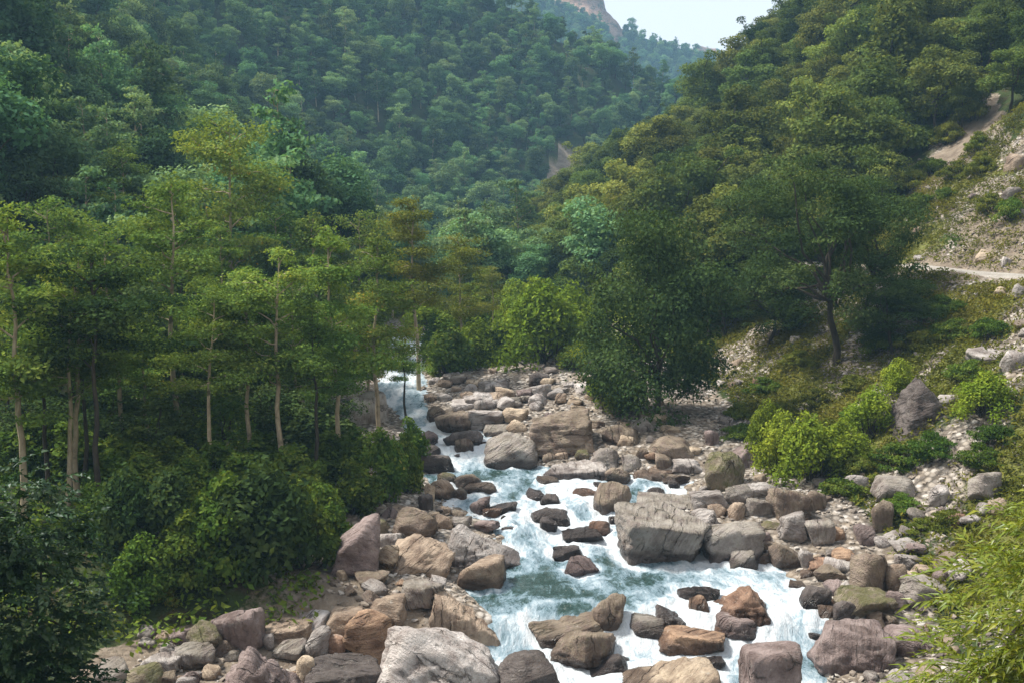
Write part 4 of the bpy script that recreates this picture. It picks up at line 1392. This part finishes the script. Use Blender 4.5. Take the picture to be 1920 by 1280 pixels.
def instancer(name, P, scale, protos, label, cat, seed):
    me = mesh_np(name, P, np.zeros((0, 3), int)) if False else bpy.data.meshes.new(name)
    me.from_pydata([tuple(p) for p in P], [], [])
    a = me.attributes.new('size', 'FLOAT', 'POINT')
    a.data.foreach_set('value', np.asarray(scale, np.float32))
    q = np.random.default_rng(seed)
    b = me.attributes.new('turn', 'FLOAT_VECTOR', 'POINT')
    b.data.foreach_set('vector', np.stack([q.normal(0, 0.05, len(P)), q.normal(0, 0.05, len(P)), q.uniform(0, 6.28, len(P))], 1).astype(np.float32).ravel())
    o = link(name, me)
    col = bpy.data.collections.new(name + '_kinds')
    for k, (tm, cm) in enumerate(protos):
        nv = len(tm.vertices)
        V = np.zeros((nv + len(cm.vertices)) * 3, np.float32)
        a1 = np.zeros(nv * 3, np.float32); tm.vertices.foreach_get('co', a1)
        a2 = np.zeros(len(cm.vertices) * 3, np.float32); cm.vertices.foreach_get('co', a2)
        q1 = np.zeros(len(tm.loops), np.int32); tm.loops.foreach_get('vertex_index', q1)
        q2 = np.zeros(len(cm.loops), np.int32); cm.loops.foreach_get('vertex_index', q2)
        tn = np.zeros(len(cm.vertices), np.float32); cm.attributes['tint'].data.foreach_get('value', tn)
        Q = np.concatenate([q1.reshape(-1, 4), q2.reshape(-1, 4) + nv])
        jm = mesh_np('forest_kind', np.concatenate([a1, a2]).reshape(-1, 3), Q, [tm.materials[0], cm.materials[0]], False,
                     {'tint': np.concatenate([np.zeros(nv), tn])}, np.concatenate([np.zeros(len(q1) // 4), np.ones(len(q2) // 4)]))
        col.objects.link(bpy.data.objects.new('forest_kind', jm))
    ng = bpy.data.node_groups.new(name, 'GeometryNodeTree')
    ng.interface.new_socket('Geometry', in_out='INPUT', socket_type='NodeSocketGeometry')
    ng.interface.new_socket('Geometry', in_out='OUTPUT', socket_type='NodeSocketGeometry')
    nd = ng.nodes
    gi, go = nd.new('NodeGroupInput'), nd.new('NodeGroupOutput')
    ip = nd.new('GeometryNodeInstanceOnPoints')
    ci = nd.new('GeometryNodeCollectionInfo')
    ci.inputs['Collection'].default_value = col
    ci.inputs['Separate Children'].default_value = True
    ci.inputs['Reset Children'].default_value = True
    na = nd.new('GeometryNodeInputNamedAttribute'); na.data_type = 'FLOAT'; na.inputs['Name'].default_value = 'size'
    nb = nd.new('GeometryNodeInputNamedAttribute'); nb.data_type = 'FLOAT_VECTOR'; nb.inputs['Name'].default_value = 'turn'
    ip.inputs['Pick Instance'].default_value = True
    rv_ = nd.new('FunctionNodeRandomValue'); rv_.data_type = 'INT'
    rv_.inputs['Min'].default_value, rv_.inputs['Max'].default_value = 0, len(protos) - 1
    li = ng.links
    li.new(gi.outputs[0], ip.inputs['Points'])
    li.new(ci.outputs[0], ip.inputs['Instance'])
    li.new(next(s for s in rv_.outputs if s.type == 'INT'), ip.inputs['Instance Index'])
    li.new(na.outputs[0], ip.inputs['Scale'])
    li.new(nb.outputs[0], ip.inputs['Rotation'])
    li.new(ip.outputs[0], go.inputs[0])
    md = o.modifiers.new('plants', 'NODES')
    md.node_group = ng
    o['kind'] = 'stuff'
    tag(o, label, cat)
    return o

far = order[280:]
fl_i, fr_i = far[~isr[far]], far[isr[far]]
instancer('forest', np.stack([fx, fy, fz], 1)[fl_i], fsc[fl_i], FT_L, 'unbroken hazy blue-green broadleaf forest climbing the far mountainside', 'forest', 5)
if len(fr_i):
    instancer('hillside_forest', np.stack([fx, fy, fz], 1)[fr_i], fsc[fr_i], FT_R, 'dense broadleaf forest covering the upper hillside above the road', 'forest', 6)
print('FOREST', len(fx), len(fl_i), len(fr_i))

# ------------------------------------------------------------------ shrubs
SH = [shrub(500 + k, 2.2, 1.9, 46, 0.115, 150, 'leaf_shrub', lobe=0.26) for k in range(4)]
SD = [shrub(510 + k, 2.2, 2.1, 30, 0.15, 150, 'leaf_dark') for k in range(2)]
BR = [shrub(520 + k, 2.2, 1.7, 36, 0.09, 230, 'leaf_bright', up=0.5) for k in range(3)]
SC = [shrub(550 + k, 3.0, 0.9, 40, 0.10, 110, 'leaf_shrub' if k % 2 else 'leaf_scrub', lobe=0.2) for k in range(4)]
TN = [shrub(530, 2.2, 1.3, 26, 0.2, 120, 'grass', up=0.2, aspect=0.12)]
UN = [broad(540 + k, 5.5, 1.9, 2.3, 3.0, 22, 0.17, 170, 'leaf_dark' if k else 'leaf_shrub', low=-0.9, lobe=0.36, rad=0.06, limbs=8, shell=0.4) for k in range(3)]  # most get darker leaves, imitating the shade inside the grove
sr = random.Random(9)
def put_shrub(u, vb, wpx, hpx, protos, lab, group=None, natw=2.2, nath=1.9, name='shrub'):
    P = hit(u, vb)
    w, h = wpx / F * P[1], hpx / F * P[1]
    k = sr.randrange(len(protos))
    plant(name, protos[k], (P[0], P[1] + 0.3 * w, gz(P[0], P[1] + 0.3 * w) - 0.1), sr.uniform(0, 6.28), (w / natw, w / natw, h / nath), lab, 'shrub', group, ('stem', 'foliage'))

for (u, vb, w, h) in [(250, 1150, 130, 150), (330, 1130, 130, 160), (400, 1105, 170, 220), (480, 1098, 190, 230), (552, 1075, 150, 190), (602, 1020, 120, 170), (660, 975, 120, 150),
                      (715, 950, 110, 160), (758, 925, 80, 140), (770, 880, 80, 110), (305, 1075, 140, 170), (220, 1085, 120, 190), (350, 1010, 170, 190), (260, 985, 160, 170), (440, 1000, 170, 190),
                      (540, 960, 160, 170), (620, 920, 140, 150), (690, 880, 110, 90), (200, 960, 140, 160), (170, 1020, 120, 160), (390, 940, 150, 150), (480, 915, 150, 150),
                      (580, 880, 150, 140), (640, 850, 110, 90), (310, 925, 140, 140), (120, 900, 150, 150), (40, 900, 150, 160), (230, 900, 140, 140)]:
    h *= 0.62 if (vb < 1030 and u < 700) else 0.78
    dk_ = sr.random() > 0.72
    put_shrub(u, vb, w, h, SD if dk_ else SH, ('dark green' if dk_ else 'leafy mid green') + ' shrub in the thicket along the bank under the tall thin trees', 'thicket shrubs under the tall trees')
put_shrub(292, 1138, 66, 60, TN, 'small tan grassy tussock at the foot of the bank thicket')
put_shrub(225, 1050, 90, 110, TN, 'straw-coloured grass clump beside the pale boulder in the thicket')
for (u, vb, w, h, lab) in [(1530, 912, 140, 125, 'largest bright yellow-green shrub above the dark brown cube-like boulder'),
                           (1472, 900, 110, 110, 'bright yellow-green shrub leaning on the largest one above the cube-like boulder'),
                           (1590, 892, 110, 90, 'lower yellow-green shrub running uphill from the largest one'),
                           (1440, 872, 80, 95, 'upright bright green shrub next to the largest one'),
                           (1642, 830, 95, 85, 'bright green shrub in front of the pointed schist boulder'),
                           (1018, 690, 170, 150, 'big bright green shrub on the upstream bank below the small dark tree'),
                           (1078, 668, 110, 120, 'light green shrub beside the big bright one upstream'),
                           (955, 650, 80, 80, 'fresh green shrub at the upstream bank edge'),
                           (1688, 745, 70, 60, 'light green shrub uphill of the pointed schist boulder'),
                           (1860, 790, 110, 80, 'bright green bush on the scree beside the pointed schist boulder')]:
    put_shrub(u, vb, w, h, BR, lab, None, nath=1.7)
for (u, vb, w, h) in [(1580, 870, 90, 70), (1620, 905, 90, 70), (1560, 830, 80, 60), (1700, 890, 120, 70), (1760, 870, 100, 70), (1850, 880, 90, 60), (1470, 800, 80, 55), (1400, 830, 90, 50),
                      (1540, 770, 80, 55), (1610, 740, 80, 55), (1590, 940, 100, 60), (1700, 960, 80, 50), (1790, 990, 90, 60), (1740, 1000, 70, 45), (1830, 720, 80, 55), (1870, 640, 80, 70), (1800, 640, 90, 60),
                      (1740, 660, 90, 60), (1660, 660, 90, 60), (1510, 700, 80, 50), (1440, 745, 80, 45), (1390, 790, 70, 45), (1700, 590, 80, 60), (1780, 600, 90, 60), (1620, 800, 80, 60), (1880, 840, 90, 60),
                      (1755, 330, 70, 60), (1790, 270, 70, 60), (1835, 235, 70, 60), (1735, 400, 70, 60), (1800, 340, 60, 50), (1720, 360, 70, 60), (1815, 200, 70, 60), (1850, 180, 70, 60), (1770, 230, 80, 70), (1745, 280, 80, 70), (1840, 290, 50, 50), (1870, 400, 60, 50), (1905, 420, 60, 70), (1780, 380, 50, 40), (1850, 330, 60, 60)]:
    put_shrub(u, vb, w * 1.15, h * 0.62, SC, 'low green shrub rooted in the grassy scree slope below or above the road', 'low shrubs on the scree slope', natw=3.0, nath=0.9)
for (u, vb, w, h) in [(840, 712, 110, 100), (890, 690, 100, 90), (820, 680, 80, 80), (935, 680, 80, 60), (1080, 700, 70, 50), (1140, 770, 80, 80), (1180, 780, 90, 70), (800, 640, 100, 90), (870, 650, 100, 80), (960, 610, 90, 80), (900, 610, 90, 90), (1110, 660, 80, 90), (1000, 590, 90, 70), (1060, 580, 90, 70)]:
    put_shrub(u, vb, w, h, SH if sr.random() < 0.3 else BR, 'rounded green shrub on the grassy bank upstream of the boulder bar', 'shrubs on the upstream bank')
# small trees that fill the grove between the trunks
for (u, vb, hpx, wpx) in [(60, 860, 240, 150), (210, 850, 230, 140), (290, 870, 250, 150), (350, 850, 240, 150), (420, 870, 260, 140), (500, 840, 240, 150), (560, 850, 230, 140), (610, 850, 240, 130), 
                          (20, 780, 260, 160), (140, 780, 260, 150), (260, 770, 260, 160), (390, 770, 260, 150), (470, 770, 260, 150), (560, 770, 260, 150), (90, 740, 260, 160), (330, 740, 260, 160), (200, 720, 260, 160), (510, 715, 250, 150), (600, 715, 250, 150)]:
    if vb > 830:
        hpx *= 0.55
    P = hit(u, vb)
    w, h = wpx / F * P[1], hpx / F * P[1]
    plant('understory_tree', UN[sr.randrange(3)], (P[0], P[1], gz(P[0], P[1])), sr.uniform(0, 6.28), (w / 3.8, w / 3.8, h / 5.5), 'small leafy understory tree between the trunks of the bank grove', 'tree', 'understory trees of the bank grove')

# ------------------------------------------------------------------ ground cover
def cover(name, x, y, size, r, mat, per, lab, cat, rad=0.28, hgt=0.2, up=0.45, aspect=0.2):
    z = terrain(x, y)
    n = len(x)
    s = r.uniform(0.6, 1.5, n)
    lob = np.stack([x, y, z + 0.08, rad * s, rad * s, hgt * s, np.clip(0.5 + 0.9 * fbm(x / 4, y / 4, seed=61, oct=3) + r.normal(size=n) * 0.12, 0, 1)], 1)
    o = link(name, crown_mesh(name, [leaves(lob, per, size, r, up=up, jit=0.9, shell=0.2, top_bias=0.85, aspect=aspect)], M[mat]))
    o['kind'] = 'stuff'
    tag(o, lab, cat)
r_ = np.random.default_rng(88)
n = 90000
x, y = r_.uniform(6, 44, n), r_.uniform(30, 76, n)
fr0 = side_dist(x, y, FOOT_R)
wv_ = np.clip(0.75 - 0.8 * (0.34 + 1.5 * fbm((x + y) / 7.0, (y - x) / 3.0, seed=29, oct=3)), 0, 1) + 0.25 * (y > 46)
ok = (fr0 > 0.8) & (r_.uniform(size=n) < wv_ * 0.75)
u_, v_, f_ = project(np.stack([x, y, terrain(x, y)], 1))
ok &= (u_ > 1100) & (u_ < 2250) & (v_ < 1300) & ~((right_profile(fr0, y, zr(y) + 0.9) > road_z(y) - 0.1) & (right_profile(fr0, y, zr(y) + 0.9) < road_z(y) + 0.15))
cover('slope_grass', x[ok], y[ok], 0.17, r_, 'grass', 8, 'yellow-green grass and herbs covering the scree slope below the road', 'grass')
n = 9000
x, y = r_.uniform(-14, 16, n), r_.uniform(64, 100, n)
ok = (side_dist(x, y, FOOT_R) < 4) & (-side_dist(x, y, FOOT_L) < 4) & ((x < XL(y) - 0.5) | (x > XR(y) + 1.5)) & ~((x > XR(y)) & (y < 66))
cover('bank_grass', x[ok], y[ok], 0.22, r_, 'leaf_bright', 9, 'bright green grass and herbs on the bank upstream of the boulder bar', 'grass', 0.4, 0.3)
n = 16000
x, y = r_.uniform(-34, 0, n), r_.uniform(28, 70, n)
dl0 = XL(y) - x
ok = (dl0 > 6 + 1.5 * fbm(x / 2, y / 2, seed=70)) & (r_.uniform(size=n) < 0.7)
cover('undergrowth', x[ok], y[ok], 0.2, r_, 'leaf_shrub', 8, 'dark low undergrowth on the floor of the bank grove', 'undergrowth', 0.45, 0.35, aspect=0.3)

# ------------------------------------------------------------------ two bushes close to the viewer
def spray(seed, n, ln, wd, twig, droop, mat, pairs=False):
    """a twig that carries leaves along it, pointing along +Y"""
    r = np.random.default_rng(seed)
    V, Q, T = [], [], []
    t = np.linspace(0, 1, 6)
    P = np.stack([r.normal() * 0.05 * t, twig * t, -droop * twig * t * t], 1)
    c = 0
    for k in range(n):
        f = 0.12 + 0.88 * (k + 0.5) / n
        p = np.array([np.interp(f, t, P[:, j]) for j in range(3)])
        sd_ = 1 if k % 2 else -1
        a = sd_ * r.uniform(0.45, 1.1) * (1.25 - 0.7 * f)
        d = nrm(np.array([math.sin(a), math.cos(a), r.uniform(-0.35, 0.25)]))
        nn = nrm(np.array([r.normal() * 0.35, r.normal() * 0.35, 1.0]))
        s = nrm(np.cross(d, nn))
        L, W = ln * r.uniform(0.7, 1.2), wd * r.uniform(0.8, 1.2)
        m = p + d * L * 0.45 + np.array([0, 0, 0.06 * L])
        e = p + d * L - np.array([0, 0, (0.15 + 0.35 * r.uniform()) * L])
        V += [p, m + s * W, e, m - s * W, m - nn * W * 0.25]
        Q += [(c, c + 4, c + 1), (c + 1, c + 4, c + 2), (c + 2, c + 4, c + 3), (c + 3, c + 4, c)]
        T += [r.uniform(0.1, 0.9)] * 5
        c += 5
    tv, tq = tube(P, np.linspace(0.006, 0.002, 6), 4)
    V = np.concatenate([np.array(V), tv])
    T = np.concatenate([T, np.zeros(len(tv)) + 0.5])
    return V, [np.array(Q), tq + c], T

def near_bush(name, base, lobes, sprays, mat, n_own, n_rest, label, out_up, seed, tmin=0.0, groups=None):
    r = np.random.default_rng(seed)
    e = bpy.data.objects.new(name, None)
    COL.objects.link(e)
    e.location = base
    tag(e, label, 'bush')
    base = np.array(base)
    w = Wood()
    lobes = np.array(lobes, float)
    for L in lobes:
        for q in range(5):
            tip = L[:3] + nrm(r.normal(size=3)) * L[3:6] * 0.75 - base
            w.add(curve((r.normal() * 0.2, r.normal() * 0.2, -0.2), tip, 8, r, 0.5, 0.05), np.linspace(0.045, 0.008, 8), 5)
    link('stem', w.mesh('stem', M['bark_dark']), e)
    mes = [mesh_np('leaf_spray', V, Q, [mat], False, {'tint': T}) for V, Q, T in sprays]
    vol = lobes[:, 3] * lobes[:, 5]
    Vs, Qs, Ts, c = [], [], [], 0
    tot = n_own + n_rest
    cand = []
    for k in range(tot):
        L = lobes[r.choice(len(lobes), p=vol / vol.sum())]
        d = nrm(r.normal(size=3))
        if d[1] > 0.35 and r.uniform() < 0.8:
            d[1] *= -1
        p = L[:3] + d * L[3:6] * r.uniform(0.55, 1.0)
        cand.append((p, d))
    cand.sort(key=lambda q: np.linalg.norm(q[0] - CAM))
    for k, (p, d) in enumerate(cand):
        hd = nrm(np.array([d[0], d[1], 0]) + r.normal(size=3) * np.array([0.5, 0.5, 0]))
        az = math.atan2(-hd[0], hd[1])
        rx = r.uniform(-0.3, 0.75) * out_up
        s = r.uniform(0.75, 1.25)
        if k < n_own:
            o = link('leaf_spray', mes[int(r.integers(0, len(mes)))], e, p - base, (rx, r.normal() * 0.35, az), (s, s, s))
        else:
            from mathutils import Euler
            Rm = np.array(Euler((rx, r.normal() * 0.35, az)).to_matrix()) * s
            V, Q, T = sprays[int(r.integers(0, len(sprays)))]
            Vs.append(V @ Rm.T + p - base)
            Qs.append([q + c for q in Q])
            Ts.append(T)
            c += len(V)
    if Vs:
        o = link('foliage', mesh_np('foliage', np.concatenate(Vs), [np.concatenate([q[0] for q in Qs]), np.concatenate([q[1] for q in Qs])], [mat], False, {'tint': np.concatenate(Ts)}), e)
        o['kind'] = 'stuff'

lance = [spray(700 + k, 15, 0.15, 0.016, 0.62, 0.45, None) for k in range(5)]
near_bush('lance_leaved_bush', (5.6, 10.8, gz(5.6, 10.8)), [(6.1, 10.6, 7.95, 1.2, 1.2, 1.2), (5.15, 10.3, 7.0, 0.95, 1.0, 0.85), (4.45, 10.1, 6.4, 0.8, 0.9, 0.7), (6.7, 11.0, 8.8, 0.95, 1.0, 0.8), (5.6, 9.9, 6.6, 1.2, 1.0, 1.1), (6.6, 10.2, 7.3, 1.1, 1.1, 1.3)],
          lance, M['leaf_lance'], 300, 2000, 'yellow-green bush with narrow lance-shaped leaves overhanging the rubble bank', 1.0, 71)
oval = [spray(720 + k, 11, 0.135, 0.042, 0.5, 0.35, None) for k in range(5)]
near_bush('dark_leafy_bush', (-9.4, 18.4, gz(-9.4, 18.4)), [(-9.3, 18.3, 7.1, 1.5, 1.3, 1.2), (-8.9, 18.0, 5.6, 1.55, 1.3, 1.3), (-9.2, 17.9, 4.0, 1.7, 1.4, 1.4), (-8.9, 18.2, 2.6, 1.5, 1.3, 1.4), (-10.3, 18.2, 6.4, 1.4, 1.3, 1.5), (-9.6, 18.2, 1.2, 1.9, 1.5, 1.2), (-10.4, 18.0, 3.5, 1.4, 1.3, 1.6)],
          oval, M['leaf_ivy'], 300, 2700, 'dark tall bush with glossy oval leaves at the bank', 1.0, 73)

# ------------------------------------------------------------------ far mountains
def ridge(name, crest, Y0, depth, slope, mat_list, cliff=None, amp=6.0, seed=1, step=3.0):
    cu = np.array([c[0] for c in crest], float)
    cv = np.array([c[1] for c in crest], float)
    us = np.arange(cu[0], cu[-1], step)
    vs_ = np.interp(us, cu, cv)
    C = np.array([at(u, v, Y0) for u, v in zip(us, vs_)])
    ss_ = np.concatenate([np.linspace(-0.5, 0, 10)[:-1], np.linspace(0, 1, 60) ** 1.2]) * depth
    Vx = np.repeat(C[:, 0][None], len(ss_), 0)
    Vy = Y0 - np.repeat(ss_[:, None], len(C), 1)
    drop = np.where(ss_ > 0, ss_ * slope, -ss_ * 0.9)
    Vz = C[:, 2][None] - drop[:, None]
    if cliff:
        cw = np.interp(us, cliff[0], cliff[1])[None] * np.exp(-(np.maximum(ss_, 0)[:, None] / 25.0) ** 4)
        Vz = Vz - cw * 0
        Vy = Vy + cw * np.maximum(ss_, 0)[:, None] * 0.75
    else:
        cw = np.zeros_like(Vx)
    w = sstep(0, 40, ss_)[:, None]
    Vz = Vz + w * amp * fbm(Vx / 60, Vy / 60, seed=seed, oct=4) + (1 - w * 0.5) * 2.0 * fbm(Vx / 9, Vy / 9, seed=seed + 3, oct=3)
    Vz = np.maximum(Vz, -4.0)
    Vx = Vx + cw * 5 * fbm(Vx / 14, Vz / 10, seed=seed + 5, oct=3)
    ny_, nx_ = Vx.shape
    idx = np.arange(nx_ * ny_).reshape(ny_, nx_)
    q = np.stack([idx[:-1, :-1], idx[:-1, 1:], idx[1:, 1:], idx[1:, :-1]], -1).reshape(-1, 4)
    o = link(name, mesh_np(name, np.stack([Vx, Vy, Vz], -1).reshape(-1, 3), q, mat_list, True, {'cliff': cw.ravel()}))
    o['kind'] = 'structure'
    return Vx, Vy, Vz, cw

def mountain_material():
    m, nt = new_mat('far_mountain')
    g = N(nt)
    tc = g.n('ShaderNodeTexCoord')
    ca = g.n('ShaderNodeAttribute', attribute_name='cliff')
    v = tc.outputs['Object']
    n1, n2 = g.noise(v, 0.05, 6, 0.65), g.noise(v, 0.25, 5, 0.7)
    green = g.mix(g.remap(n2, 0.35, 0.65), (0.02, 0.04, 0.016), (0.06, 0.09, 0.03))
    rock = g.mix(g.remap(n1, 0.38, 0.62), (0.22, 0.12, 0.09), (0.42, 0.27, 0.2))
    rock = g.mix(g.remap(n2, 0.52, 0.64, 0, 0.8), rock, (0.05, 0.065, 0.03))
    c = g.mix(g.remap(g.math('ADD', ca.outputs['Fac'], g.math('MULTIPLY', g.math('SUBTRACT', n2, 0.5), 0.8)), 0.4, 0.55), green, rock)
    b = g.n('ShaderNodeBsdfPrincipled')
    g.l(c, b.inputs['Base Color'])
    b.inputs['Roughness'].default_value = 0.95
    b.inputs['Specular IOR Level'].default_value = 0.1
    bp = g.n('ShaderNodeBump')
    bp.inputs['Strength'].default_value = 1.0
    bp.inputs['Distance'].default_value = 4.0
    g.l(n2, bp.inputs['Height'])
    g.l(bp.outputs[0], b.inputs['Normal'])
    out(g, b.outputs[0])
    return m
mm = mountain_material()
Vx, Vy, Vz, cw = ridge('far_mountain', [(780, -150), (960, -80), (1040, -40), (1100, -22), (1128, -4), (1140, 22), (1153, 36), (1160, 54), (1200, 68), (1250, 86), (1300, 101), (1345, 116), (1420, 130), (1560, 150)], 640, 300, 0.8,
      [mm], ([1000, 1030, 1110, 1158, 1172], [0.6, 1, 1, 0.9, 0]), 9, 5)
sel = np.random.default_rng(4).uniform(size=Vx.shape) < 0.42
sel &= (cw < 0.3) | (np.random.default_rng(5).uniform(size=Vx.shape) < 0.05)
pp = np.stack([Vx[sel], Vy[sel], Vz[sel] - 1], 1) + np.random.default_rng(6).normal(size=(sel.sum(), 3)) * np.array([1.2, 1.2, 0])
uu, vv, _ = project(pp)
pp = pp[(uu > 1000) & (uu < 1480) & (vv > -60) & (vv < 330)]
instancer('far_forest', pp, np.random.default_rng(7).uniform(0.36, 0.9, len(pp)), FT_L, 'blue hazy forest on the farthest ridge beside the bare cliff', 'forest', 8)
ridge('distant_hill', [(1230, 150), (1275, 112), (1300, 94), (1322, 86), (1345, 90), (1365, 104), (1400, 130), (1470, 175)], 800, 190, 0.8, [mm], ([1230, 1290, 1340, 1345], [0.5, 1, 1, 0.2]), 5, 9)

# ------------------------------------------------------------------ air
hz = bpy.data.meshes.new('haze')
bm = bmesh.new()
bmesh.ops.create_cube(bm, size=1.0)
bm.to_mesh(hz)
bm.free()
m, nt = new_mat('valley_haze')
g = N(nt)
vol = g.n('ShaderNodeVolumePrincipled')
vol.inputs['Color'].default_value = (0.38, 0.70, 1.0, 1)
vol.inputs['Density'].default_value = 0.00054
vol.inputs['Anisotropy'].default_value = 0.0
om = g.n('ShaderNodeOutputMaterial')
g.l(vol.outputs[0], om.inputs['Volume'])
hz.materials.append(m)
ho = link('haze', hz, None, (0, 425, 198), (0, 0, 0), (1000, 970, 420))
ho['kind'] = 'stuff'
tag(ho, 'thin bluish haze filling the valley air', 'haze')
